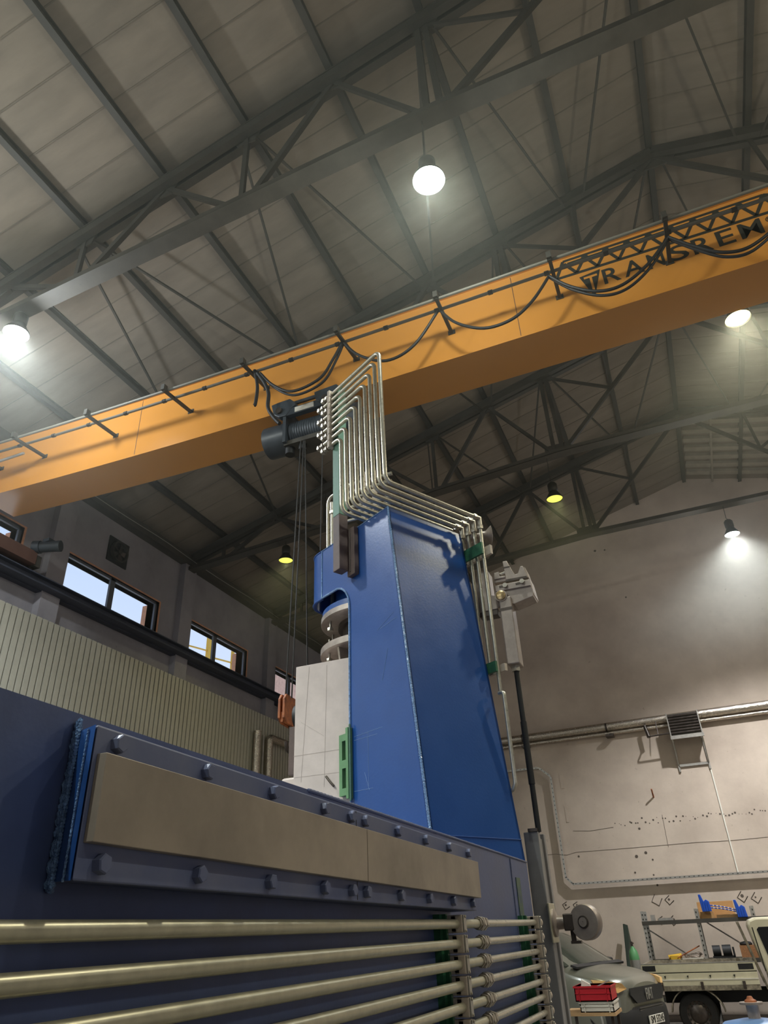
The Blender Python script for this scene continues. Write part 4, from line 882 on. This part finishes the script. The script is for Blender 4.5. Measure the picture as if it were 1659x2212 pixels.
# exhaust fan in the side wall
ef = thing('exhaust_fan', (XL, 10.6, 9.3), 'dark square exhaust fan high in the left wall between the roof and window', 'fan')
MB().box((XL, 10.32, 9.02), (XL + .03, 10.93, 9.6)).build('mounting_plate', 'black', ef)
MB().lathe([(.24, 0), (.24, .08), (.21, .08), (.21, 0)], (XL + .03, 10.62, 9.3), (1, 0, 0), 28).build('shroud', 'steel_dark', ef)
bl = MB()
for k in range(5):
    a = k * 2 * PI / 5; u = Vector((0, math.cos(a), math.sin(a))); v = Vector((.25, -math.sin(a), math.cos(a))).normalized() * .06; c0 = Vector((XL + .06, 10.62, 9.3))
    bl.prism([c0 + u * .05 - v * .5, c0 + u * .19 - v, c0 + u * .19 + v, c0 + u * .05 + v * .5], (.004, 0, 0))
bl.build('blades', 'cast_dark', ef)
MB().cyl((XL + .03, 10.62, 9.3), (XL + .1, 10.62, 9.3), .05, 16).build('hub', 'steel_dark', ef)
o = MB().tube([(XL + .25, y, 10.12 - .05 * abs(math.sin(y * .8))) for y in [8 + .5 * i for i in range(26)]], .009, 6).build('eave_wire', 'galv'); tag(o, 'thin pale sagging wire strung along the top of the left wall', 'wire')
# foil ducts on the cladding
fd = thing('foil_riser', (XL + .3, 16.4, 5), 'pair of foil wrapped pipes rising and turning along the left cladding', 'pipe')
xx = XL + .34
MB().tube([(xx, 16.15, 2), (xx, 16.15, 6.55)], .1, 14).build('left_riser', 'foil', fd)
MB().tube(fillet([(xx, 16.75, 2), (xx, 16.75, 6.5), (xx, 20.5, 6.5)], .1), .1, 14).build('right_riser', 'foil', fd)
MB().tube([(xx, 16.45, 2), (xx, 16.45, 6.5)], .025, 8).build('thin_tube', 'galv', fd)

# ================================================================ outside the windows
o = MB().box((-21.4, 32.7, 0), (-20, 52, 17)).build('brick_building', 'brick'); tag(o, 'pinkish brick building seen outside through the far clerestory windows', 'building')
sf = thing('scaffold_tower', (-16, 22.5, 0), 'yellow scaffold tower outside, behind the second clerestory window', 'scaffold')
for x in (-16.6, -15.4):
    for y in (20.9, 22.3): MB().box((x - .05, y - .05, 0), (x + .05, y + .05, 14)).build('standard', 'yellow', sf)
for z in (9.5, 10.2, 10.9, 11.6): MB().bar((-16.6, 20.9, z), (-16.6, 22.3, z + .2), .05, .05).bar((-15.4, 20.9, z), (-15.4, 22.3, z + .2), .05, .05).build('ledger', 'yellow', sf)

# ================================================================ shelf behind the truck
SY0, SY1 = 19.5, 20.2
sh = thing('storage_rack', (-.66, 19.8, 0), 'grey slotted steel storage rack against the end wall behind the flatbed truck', 'rack')
for x in (-1.82, -.66, .5, 1.66):
    for y in (SY0, SY1):
        MB().box((x - .035, y - .005, 0), (x + .035, y + .005, 2.08)).box((x - .035, y, 0), (x - .03, y + .04, 2.08)).build('upright', 'galv', sh)
        k = MB(); z = .1
        while z < 2.05: k.box((x - .012, y - .008, z), (x + .012, y - .004, z + .035)); z += .09
        k.build('upright_slots', 'ink', sh)
for z in (1.84, 1.08, .4):
    MB().box((-1.86, SY0 - .03, z - .04), (1.7, SY0, z + .04)).box((-1.86, SY1, z - .04), (1.7, SY1 + .03, z + .04)).build('beam', 'steel_mid', sh)
    MB().box((-1.84, SY0, z + .0), (1.68, SY1, z + .03)).build('shelf_board', 'steel_mid', sh)
MB().bar((-1.8, SY1 + .02, 1.7), (-1.0, SY1 + .02, 1.15), .01, .03).bar((-.5, SY1 + .02, 1.8), (.35, SY1 + .02, 1.2), .01, .03).build('back_brace', 'galv', sh)
ZT_ = 1.87
cb_ = tag(MB().box((-.58, 19.6, ZT_), (-.3, 20.0, ZT_ + .14)).box((-.62, 20.0, ZT_), (.15, 20.05, ZT_ + .34)).build('cardboard_box', 'cardboard', None, .004), 'flat brown cardboard on the rack top beneath the blue plastic holders', 'cardboard')
tag(MB().box((-.25, 19.55, ZT_), (.25, 19.95, ZT_ + .07)).build('wooden_tray', 'wood'), 'low wooden tray on the rack top between the blue plastic holders', 'tray')
for (x, nm) in ((-.42, 'left'), (.28, 'right')):
    c = thing('plastic_holder', (x, 19.55, ZT_ + .1), '%s of the two blue plastic holders on top of the storage rack' % nm, 'holder', 'blue plastic holders')
    b0 = ZT_ + (.14 if x < 0 else .0)
    MB().prism([(x - .1, 19.45, b0), (x + .1, 19.45, b0), (x + .08, 19.45, b0 + .2), (x + .02, 19.45, b0 + .24), (x - .03, 19.45, b0 + .2), (x - .07, 19.45, b0 + .34), (x - .12, 19.45, b0 + .34)], (0, .12, 0)).build('shell', 'bluep', c, .01)
    for k in range(3): MB().box((x - .06 + .05 * k, 19.44, b0 + .02), (x - .045 + .05 * k, 19.452, b0 + .19)).build('rib', 'bluep', c)
for k in range(2):
    p = [Vector((-.34, 19.5, ZT_ + .26 - .05 * k)) + (Vector((.25, 19.5, ZT_ + .12 - .03 * k)) - Vector((-.34, 19.5, ZT_ + .26 - .05 * k))) * (i / 8) + Vector((0, 0, .02 * math.sin(i / 8 * PI))) for i in range(9)]
    c = thing('striped_rope', p[0], '%s blue and white striped rope between the blue plastic holders' % ('upper', 'lower')[k], 'rope', 'striped ropes')
    MB().tube(p, .012, 8).build('rope_body', 'bluep', c)
    for i in range(1, 8): MB().cyl(p[i] - Vector((.012, 0, 0)), p[i] + Vector((.012, 0, 0)), .0145, 8).build('white_band', 'crate_w', c)
tag(MB().box((-1.5, 19.6, 1.87), (-1.2, 20, 1.93)).box((-1.66, 19.6, 1.87), (-1.58, 19.9, 2.0)).build('scrap_sheet', 'galv'), 'small bent grey sheets lying on the left end of the rack top', 'sheet')
ZD = 1.11
tag(MB().box((-1.4, 19.5, ZD), (-1.2, 19.7, ZD + .1)).cyl((-1.44, 19.6, ZD + .06), (-1.16, 19.6, ZD + .09), .045, 10).build('yellow_tool', 'yellow', None, .01), 'yellow tool lying on the middle shelf of the rack', 'tool')
tag(MB().box((-1.15, 19.45, ZD), (-.72, 19.8, ZD + .04)).build('white_board', 'crate_w'), 'flat white board on the middle shelf, under the cable coil', 'board')
cc = MB()
for k in range(6): cc.tube([(-.93 + (.14 + .012 * k) * math.cos(a), 19.62 + .1 * math.sin(a), ZD + .06 + .012 * k + .02 * math.sin(3 * a + k)) for a in [i / 16 * 2 * PI for i in range(17)]], .01, 6)
tag(cc.build('cable_coil', 'cast'), 'loose coil of grey cable on the white board on the rack', 'coil')
tag(MB().tube([(-1.25, 19.5, ZD + .05), (-.75, 19.6, ZD + .26)], .012, 6).build('copper_bar', 'rust'), 'thin brownish rod leaning over the cable coil on the rack', 'rod')
mo = thing('motor', (-.35, 19.6, ZD), 'black double motor standing on the middle shelf right of the upright', 'motor')
MB().cyl((-.5, 19.6, ZD + .14), (-.34, 19.6, ZD + .14), .12, 20).build('left_drum', 'black', mo, .01)
MB().cyl((-.3, 19.6, ZD + .14), (-.12, 19.6, ZD + .14), .125, 20).build('right_drum', 'black', mo, .01)
MB().box((-.52, 19.5, ZD), (-.08, 19.75, ZD + .06)).box((-.1, 19.5, ZD), (-.06, 19.53, ZD + .22)).build('motor_base', 'black', mo)
tag(MB().box((.06, 19.5, ZD), (.5, 19.8, ZD + .24)).build('chipboard_box', 'osb'), 'brown chipboard box on the middle shelf beside the truck cab', 'box')
tag(MB().lathe([(.12, 0), (.13, .03), (.1, .06), (.001, .08)], (.2, 19.65, ZD + .24)).build('black_cap', 'black'), 'round black cap lying on the chipboard box', 'cap')
tag(MB().box((.02, 20.3, 1.45), (.25, 20.31, 1.62)).build('pinned_sheet', 'galv'), 'pale pinned paper sheet on the wall behind the rack', 'sheet') if False else None

# leaning pane, gas bottle and shackle by the wall
o = MB().prism([(-2.45, 19.6, .2), (-2.2, 19.9, .2), (-2.36, 20.8, 1.82), (-2.44, 20.8, 1.85)], (.03, .0, 0)).build('leaning_pane', 'glass_dk'); tag(o, 'narrow dark glass pane leaning on the end wall behind the van', 'pane')
gb_ = thing('gas_bottle', (-2.17, 19.5, 0), 'grey gas bottle with a green shoulder behind the van bonnet', 'gas bottle')
MB().cyl((-2.17, 19.5, 0), (-2.17, 19.5, 1.15), .11, 20).build('cylinder_body', 'galv', gb_)
MB().lathe([(.11, 1.15), (.108, 1.22), (.085, 1.32), (.035, 1.39), (.03, 1.41)], (-2.17, 19.5, 0)).build('shoulder', 'gasgreen', gb_)
MB().cyl((-2.17, 19.5, 1.4), (-2.17, 19.5, 1.5), .022, 10).box((-2.21, 19.48, 1.45), (-2.13, 19.52, 1.48)).build('valve', 'cast_dark', gb_)

# ================================================================ flatbed truck
TY = 17.0
tk = thing('flatbed_truck', (-.4, 17.6, 0), 'cream flatbed truck with dropside bed standing in front of the storage rack', 'truck')
bx0, bx1 = -1.80, .24
def quadbox(x0, x1, z0, z1, nm, m, y0=TY, y1=TY + .04, bevel=0.0): return MB().box((x0, y0, z0), (x1, y1, z1)).build(nm, m, tk, bevel)
quadbox(bx0, bx1, .80, 1.0, 'dropside_lower', 'cream', bevel=.006); quadbox(bx0, bx1, 1.0, 1.015, 'dropside_groove', 'ink', TY + .008)
quadbox(bx0, bx1, 1.015, 1.15, 'dropside_upper', 'cream', bevel=.006); quadbox(bx0, bx1, .885, .905, 'dropside_fold', 'white', TY - .012)
quadbox(bx0, bx1, 1.15, 1.165, 'top_rail', 'galv', TY - .005, TY + .045)
quadbox(bx0 + .02, bx0 + .26, 1.04, 1.13, 'dark_panel', 'plastic', TY - .006, TY); quadbox(bx1 - .3, bx1 - .04, 1.04, 1.13, 'dark_panel', 'plastic', TY - .006, TY)
quadbox(bx0, bx1, .72, .795, 'bed_edge', 'dirty', TY + .005, TY + .05)
for x in (-1.41, -1.0, -.6, -.18): MB().prism([(x, TY - .02, .96), (x + .035, TY - .02, .965), (x + .022, TY - .02, .915)], (0, .02, 0)).build('lashing_eye', 'ink', tk)
for x in (-1.5, -.78, -.05): quadbox(x, x + .05, .74, .86, 'latch', 'cast_dark', TY - .03, TY)
MB().box((bx0, TY + .05, .74), (bx1, TY + 2.0, .79)).box((bx0, TY + 1.96, .8), (bx1, TY + 2.0, 1.15)).box((bx0, TY + .05, .8), (bx0 + .04, TY + 2, 1.15)).build('load_floor', 'dirty', tk)
MB().box((bx0 + .3, TY + .5, .5), (2.2, TY + .6, .68)).box((bx0 + .3, TY + 1.4, .5), (2.2, TY + 1.5, .68)).build('chassis_rail', 'black', tk)
def wheel(x, y, parent, r=.35, w_=.2, nm='wheel', dirv=-1):
    tyre_o = MB().lathe([(r * .6, 0), (r * .93, 0), (r, .03), (r, w_ - .03), (r * .93, w_), (r * .6, w_)], (x, y, r), (0, -dirv, 0), 40).build('tyre', 'tyre', parent)
    rim = MB().lathe([(r * .62, .0), (r * .6, .03), (r * .45, .06), (r * .3, .03), (.001, .02)], (x, y, r), (0, -dirv, 0), 40); rim.build('rim', 'cast_dark', tyre_o)
    k = MB()
    for i in range(14):
        a = i * 2 * PI / 14; p = Vector((x + r * .5 * math.cos(a), y + dirv * -.035, r + r * .5 * math.sin(a))); k.cyl(p + Vector((0, dirv * .012, 0)), p + Vector((0, dirv * .0, 0)), .016, 8)
    k.build('rim_holes', 'ink', tyre_o)
wheel(-.93, TY + .12, tk); wheel(-.93, TY + 1.7, tk); wheel(1.9, TY + .1, tk)
ar = MB(); n = 14; P_ = []
for i in range(n + 1):
    a = PI * (.02 + .96 * i / n); P_.append((-.93 + .46 * math.cos(a), .36 + .40 * math.sin(a)))
V = [(x, TY + .06, z) for x, z in P_] + [(x, TY + .34, z) for x, z in P_]; N_ = n + 1
ar.add(V, [(i, i + 1, i + 1 + N_, i + N_) for i in range(n)], True)
arc_o = ar.build('mudguard', 'dirty', tk); sm_ = arc_o.modifiers.new('solid', 'SOLIDIFY'); sm_.thickness = .02
# load rack behind the cab
lr = MB().bar((.36, TY + .1, .72), (.12, TY + .1, 1.78), .04, .04).bar((.36, TY + 1.8, .72), (.12, TY + 1.8, 1.78), .04, .04).bar((.12, TY + .1, 1.78), (.12, TY + 1.8, 1.78), .04, .04)
lr.build('headboard_frame', 'dirty', tk)
k = MB()
for i in range(12):
    t_ = i / 12; k.bar((.36 - .24 * t_, TY + .12, .74 + 1.04 * t_), (.36 - .24 * t_, TY + 1.78, .74 + 1.04 * t_), .012, .012)
for i in range(24): k.bar((.36, TY + .14 + i * .07, .74), (.12, TY + .14 + i * .07, 1.78), .01, .01)
k.build('headboard_mesh', 'cast_dark', tk)
# cab side
cabp = [(.52, .42), (.46, .75), (.38, 1.1), (.30, 1.55), (.27, 1.74), (.32, 1.82), (.44, 1.86), (1.7, 1.86), (2.2, 1.25), (3.0, 1.05), (3.2, .8), (3.2, .4)]
MB().prism([(x, TY - .02, z) for x, z in cabp], (0, 1.8, 0)).build('cab_body', 'cream', tk, .04)
wnd = [(.50, 1.22), (.42, 1.66), (.46, 1.70), (1.5, 1.70), (1.9, 1.22)]
MB().prism([(x, TY - .03, z) for x, z in wnd], (0, .02, 0)).build('side_window', 'tint', [o for o in tk.children if o.name.startswith('cab_body')][0])
MB().prism([(.38, TY - .024, 1.0), (.40, TY - .024, 1.0), (.36, TY - .024, 1.7), (.34, TY - .024, 1.7)], (0, .01, 0)).box((.45, TY - .024, .74), (2.0, TY - .019, .75)).box((.42, TY - .024, .92), (2.0, TY - .019, .926)).prism([(.62, TY - .024, .42), (.63, TY - .024, .42), (.52, TY - .024, .98), (.51, TY - .024, .98)], (0, .008, 0)).build('door_gap', 'ink', tk)
MB().box((.50, TY - .05, 1.0), (.56, TY - .02, 1.14)).build('door_handle', 'plastic', [o for o in tk.children if o.name.startswith('cab_body')][0], .01)

# ================================================================ grey van
VH = math.radians(-19); vd = Vector((math.cos(VH), math.sin(VH), 0)); vl = Vector((-math.sin(VH), math.cos(VH), 0))
VO = on(1416, 2190, 1, 14.1); VO.z = 0; VO = VO - vd * .09
van = thing('delivery_van', VO, 'silver grey delivery van with dark lower bumper parked before the end wall', 'van')
def VP(x, y, z): return VO + vd * x + vl * y + Vector((0, 0, z * 1.1))
# stations from nose to tail: x, half width low, half width at belt, belt z, top z, half width top, bottom z
ST = [(0.0, .62, .56, .80, .92, .44, .34), (-.06, .76, .72, .88, .99, .60, .30), (-.18, .88, .82, .94, 1.04, .72, .28), (-.45, .94, .88, 1.02, 1.10, .80, .28),
      (-.62, .96, .92, 1.05, 1.12, .83, .30), (-.80, .96, .93, 1.08, 1.16, .83, .32), (-1.1, .96, .93, 1.12, 1.33, .79, .32), (-1.4, .96, .93, 1.15, 1.49, .75, .32), (-1.75, .96, .93, 1.17, 1.60, .72, .32),
      (-2.6, .96, .93, 1.19, 1.68, .72, .32), (-4.4, .94, .91, 1.2, 1.72, .70, .32), (-4.5, .86, .83, 1.2, 1.6, .6, .4)]
prof = []
for (x, wl_, wb_, zb2, zt2, wt, z0_) in ST:
    half = [(wl_ * .96, z0_), (wl_, z0_ + .18), (wl_, (z0_ + zb2) / 2 + .1), (wb_, zb2), (wt + .04, zt2 - .05), (wt * .9, zt2), (wt * .45, zt2 + .025)]
    ring = [VP(x, y_, z_) for y_, z_ in half] + [VP(x, 0, zt2 + .035)] + [VP(x, -y_, z_) for y_, z_ in reversed(half)]
    prof.append(ring)
vb = MB(); V = [p for r_ in prof for p in r_]; n = len(prof[0])
vb.add(V, [(i * n + k, i * n + k + 1, (i + 1) * n + k + 1, (i + 1) * n + k) for i in range(len(prof) - 1) for k in range(n - 1)], True)
vb.add(prof[0], [tuple(reversed(range(n)))]); vb.add(prof[-1], [tuple(range(n))])
vo = vb.build('van_body', 'van', van); s_ = vo.modifiers.new('sub', 'SUBSURF'); s_.levels = 1; s_.render_levels = 2
def vpoly(pts, dep, nm, m, bevel=0.0):
    P_ = [VP(*p) for p in pts]; nrm = (P_[1] - P_[0]).cross(P_[2] - P_[0]).normalized()
    return MB().prism(P_, nrm * dep).build(nm, m, van, bevel)
ws = MB(); rows = []
for (x, wq, z) in ((-.78, .86, 1.145), (-.95, .84, 1.235), (-1.15, .81, 1.345), (-1.4, .77, 1.475), (-1.62, .74, 1.555)):
    rows.append([VP(x - .10 * abs(t_) ** 2, wq * t_, z + .06 - .028 * t_ * t_) for t_ in [-1, -.6, -.2, .2, .6, 1]])
ws.add([p for r_ in rows for p in r_], [(i * 6 + k, i * 6 + k + 1, (i + 1) * 6 + k + 1, (i + 1) * 6 + k) for i in range(4) for k in range(5)], True)
wso = ws.build('windscreen', 'glass_dk', van)
vpoly([(-.70, -.83, 1.145), (-.70, .83, 1.145), (-.80, .85, 1.175), (-.80, -.85, 1.175)], .03, 'scuttle', 'plastic')
for sg in (-1, 1):
    vpoly([(-1.15, sg * .955, 1.12), (-2.5, sg * .955, 1.14), (-2.5, sg * .82, 1.54), (-1.8, sg * .80, 1.54)] if sg > 0 else [(-2.5, sg * .955, 1.14), (-1.15, sg * .955, 1.12), (-1.8, sg * .80, 1.54), (-2.5, sg * .82, 1.54)], .01, 'side_window', 'tint')
    mm = VP(-1.1, sg * 1.06, 1.12)
    mb_ = MB().add([mm + vd * a_ + vl * b_ + Vector((0, 0, c_)) for a_, b_, c_ in ((-.07, -.09, -.13), (.07, -.09, -.13), (.07, .09, -.13), (-.07, .09, -.13), (-.07, -.09, .13), (.07, -.07, .11), (.07, .07, .11), (-.07, .09, .13))], [(3, 2, 1, 0), (4, 5, 6, 7), (0, 1, 5, 4), (1, 2, 6, 5), (2, 3, 7, 6), (3, 0, 4, 7)])
    mb_.build('wing_mirror', 'plastic', van, .02)
    hl = [(-.02, sg * .64, .90), (-.10, sg * .80, .86), (-.38, sg * .935, .93), (-.46, sg * .91, 1.02), (-.2, sg * .84, 1.0), (-.05, sg * .72, .97)]
    ho_ = MB().prism([VP(*p) for p in hl], vl * (sg * .02) + vd * .035).build('headlight', 'amber', van, .008)
    # wheel
    wc = VP(-.78, sg * .90, .30)
    MB().lathe([(.001, -.02), (.16, -.02), (.19, .0), (.3, .0), (.32, -.03), (.32, -.17), (.3, -.2)], wc + vl * (sg * .03), vl * sg, 36).build('tyre', 'tyre', van)
    MB().lathe([(.36, .01), (.39, .012), (.40, .0)], wc + vl * (sg * .035), vl * sg, 36).build('wheel_arch', 'plastic', van)
    MB().lathe([(.001, .02), (.05, .02), (.12, .0), (.18, .015), (.19, .0)], wc + vl * (sg * .04), vl * sg, 30).build('hubcap', 'galv', van)
vpoly([(.03, -.46, .72), (.03, .46, .72), (.01, .60, .82), (.0, .58, .90), (.0, -.58, .90), (.01, -.60, .82)], .02, 'grille', 'plastic')
gpl = lambda u, q, d: VP(.048 + d, u, q)
letters('FIAT', -.12, .12, .745, .88, 0, .01, place=gpl).build('badge_letters', 'galv', [o for o in van.children if o.name.startswith('grille')][0])
bm_ = MB()
rows = []
for (z, o_) in ((.24, -.02), (.34, .02), (.48, .045), (.62, .03), (.68, .0)):
    rows.append([VP(o_ + .035 - .34 * abs(t_) ** 4.5, .955 * t_, z) for t_ in [-1, -.85, -.65, -.4, 0, .4, .65, .85, 1]])
bm_.add([p for r_ in rows for p in r_], [(i * 9 + k, i * 9 + k + 1, (i + 1) * 9 + k + 1, (i + 1) * 9 + k) for i in range(4) for k in range(8)], True)
bm_.build('bumper', 'plastic', van)
for z in (.60, .63, .655): vpoly([(.045, -.42, z), (.045, .42, z), (.043, .42, z + .012), (.043, -.42, z + .012)], .008, 'intake_bar', 'steel_mid')
pl_ = lambda u, q, d: VP(.107 + d, u, q)
vpoly([(.09, -.26, .46), (.09, .26, .46), (.09, .26, .565), (.09, -.26, .565)], .015, 'number_plate', 'white')
letters('SMI 53245', -.225, .24, .475, .56, 0, .004, place=pl_).build('plate_letters', 'ink', [o for o in van.children if o.name.startswith('number_plate')][0])

# ================================================================ table with crates, blue pump body
TYY = 10.9
tb = thing('work_table', (-1.9, TYY, 0), 'small wooden work table carrying the red and white crates before the van', 'table')
MB().box((-2.17, TYY - .2, .90), (-1.53, TYY + .4, .935)).build('table_top', 'wood', tb)
for x in (-2.13, -1.6):
    for y in (TYY - .15, TYY + .35): MB().box((x, y, 0), (x + .035, y + .035, .9)).build('leg', 'cast_dark', tb)
def crate(x0, x1, y0, y1, z0, z1, nm, m, label):
    c = thing(nm, ((x0 + x1) / 2, (y0 + y1) / 2, z0), label, 'crate'); q = .012
    MB().box((x0, y0, z0), (x1, y1, z0 + q)).box((x0, y0, z0), (x1, y0 + q, z1)).box((x0, y1 - q, z0), (x1, y1, z1)).box((x0, y0, z0), (x0 + q, y1, z1)).box((x1 - q, y0, z0), (x1, y1, z1)).build('shell', m, c)
    MB().box((x0 - .01, y0 - .01, z1 - .02), (x1 + .01, y0 + q, z1)).box((x0 - .01, y1 - q, z1 - .02), (x1 + .01, y1 + .01, z1)).box((x0 - .01, y0, z1 - .02), (x0 + q, y1, z1)).box((x1 - q, y0, z1 - .02), (x1 + .01, y1, z1)).build('rim', m, c)
    k = MB()
    for x in (x0 + .05, x1 - .06): k.box((x, y0 - .008, z0), (x + .01, y0, z1))
    k.box((x0, y0 - .008, (z0 + z1) / 2), (x1, y0, (z0 + z1) / 2 + .008)); k.build('rib', m, c)
    return c
crate(-1.945, -1.54, TYY - .18, TYY + .3, .935, 1.045, 'white_crate', 'crate_w', 'white plastic crate on the table, under the red one')
rc = crate(-1.985, -1.545, TYY - .2, TYY + .3, 1.047, 1.205, 'red_crate', 'red', 'red plastic crate full of small parts on top of the white crate')
tag(MB().prism([(-1.92, TYY - .1, 1.09), (-1.78, TYY - .1, 1.09), (-1.8, TYY - .1, 1.22), (-1.9, TYY - .1, 1.27)], (0, .05, 0)).build('clear_bag', 'crate_w'), 'crumpled clear bag sticking out of the red crate', 'bag')
tag(MB().bar((-1.78, TYY, 1.17), (-1.56, TYY - .05, 1.25), .02, .012).build('flat_bar', 'galv'), 'flat metal bar lying across the red crate', 'bar')
tag(MB().tube([(-1.7, TYY - .22, .9), (-1.69, TYY - .24, .8), (-1.66, TYY - .22, .5), (-1.64, TYY - .2, 0.02)], .012, 8).build('air_hose', 'galv'), 'thin pale hose hanging from the front of the work table', 'hose')
pf = on(1622, 2166, 1, 8.6)
pm = thing('pump_body', (pf.x, pf.y, 0), 'pale blue round pump body with rusty flange at the lower right corner', 'pump')
zf = pf.z
MB().lathe([(.36, 0), (.36, zf - .28), (.34, zf - .2), (.27, zf - .145), (.12, zf - .12), (.001, zf - .115)], (pf.x, pf.y, 0), seg=48).build('blue_dome', 'pale_blue', pm)
MB().lathe([(.06, zf - .18), (.06, zf - .15), (.052, zf - .14), (.052, zf - .02), (.06, zf - .01)], (pf.x, pf.y, 0), seg=32).build('neck', 'cast', pm)
MB().lathe([(.001, zf - .012), (.10, zf - .012), (.10, zf + .006), (.001, zf + .006)], (pf.x, pf.y, 0), seg=40).build('flange_plate', 'cast', pm)
MB().lathe([(.055, zf + .006), (.05, zf + .02), (.03, zf + .03), (.02, zf + .05), (.001, zf + .052)], (pf.x, pf.y, 0), seg=20).build('rusty_lump', 'rust', pm)

# ================================================================ thin haze added under the roof, softening contrast like lens veil
hz = bpy.data.materials.new('thin_haze'); hz.use_nodes = True; h_ = hz.node_tree; h_.nodes.clear()
ho2 = h_.nodes.new('ShaderNodeOutputMaterial'); hv = h_.nodes.new('ShaderNodeVolumeScatter')
hv.inputs['Color'].default_value = (.93, .95, .84, 1); hv.inputs['Density'].default_value = .014; hv.inputs['Anisotropy'].default_value = .2
h_.links.new(hv.outputs[0], ho2.inputs['Volume'])
hb = MB().prism([(XL + .55, -8.9, 7.2), (XE - .02, -8.9, 7.2), (XE - .02, -8.9, roof(XE) - .02), (XR, -8.9, 13.72), (XL + .55, -8.9, roof(XL + .55) - .02)], (0, 29.85, 0)).build('added_veil_haze', hz)
hb['kind'] = 'stuff'; tag(hb, 'added thin grey green haze veiling the hall under the roof', 'haze')
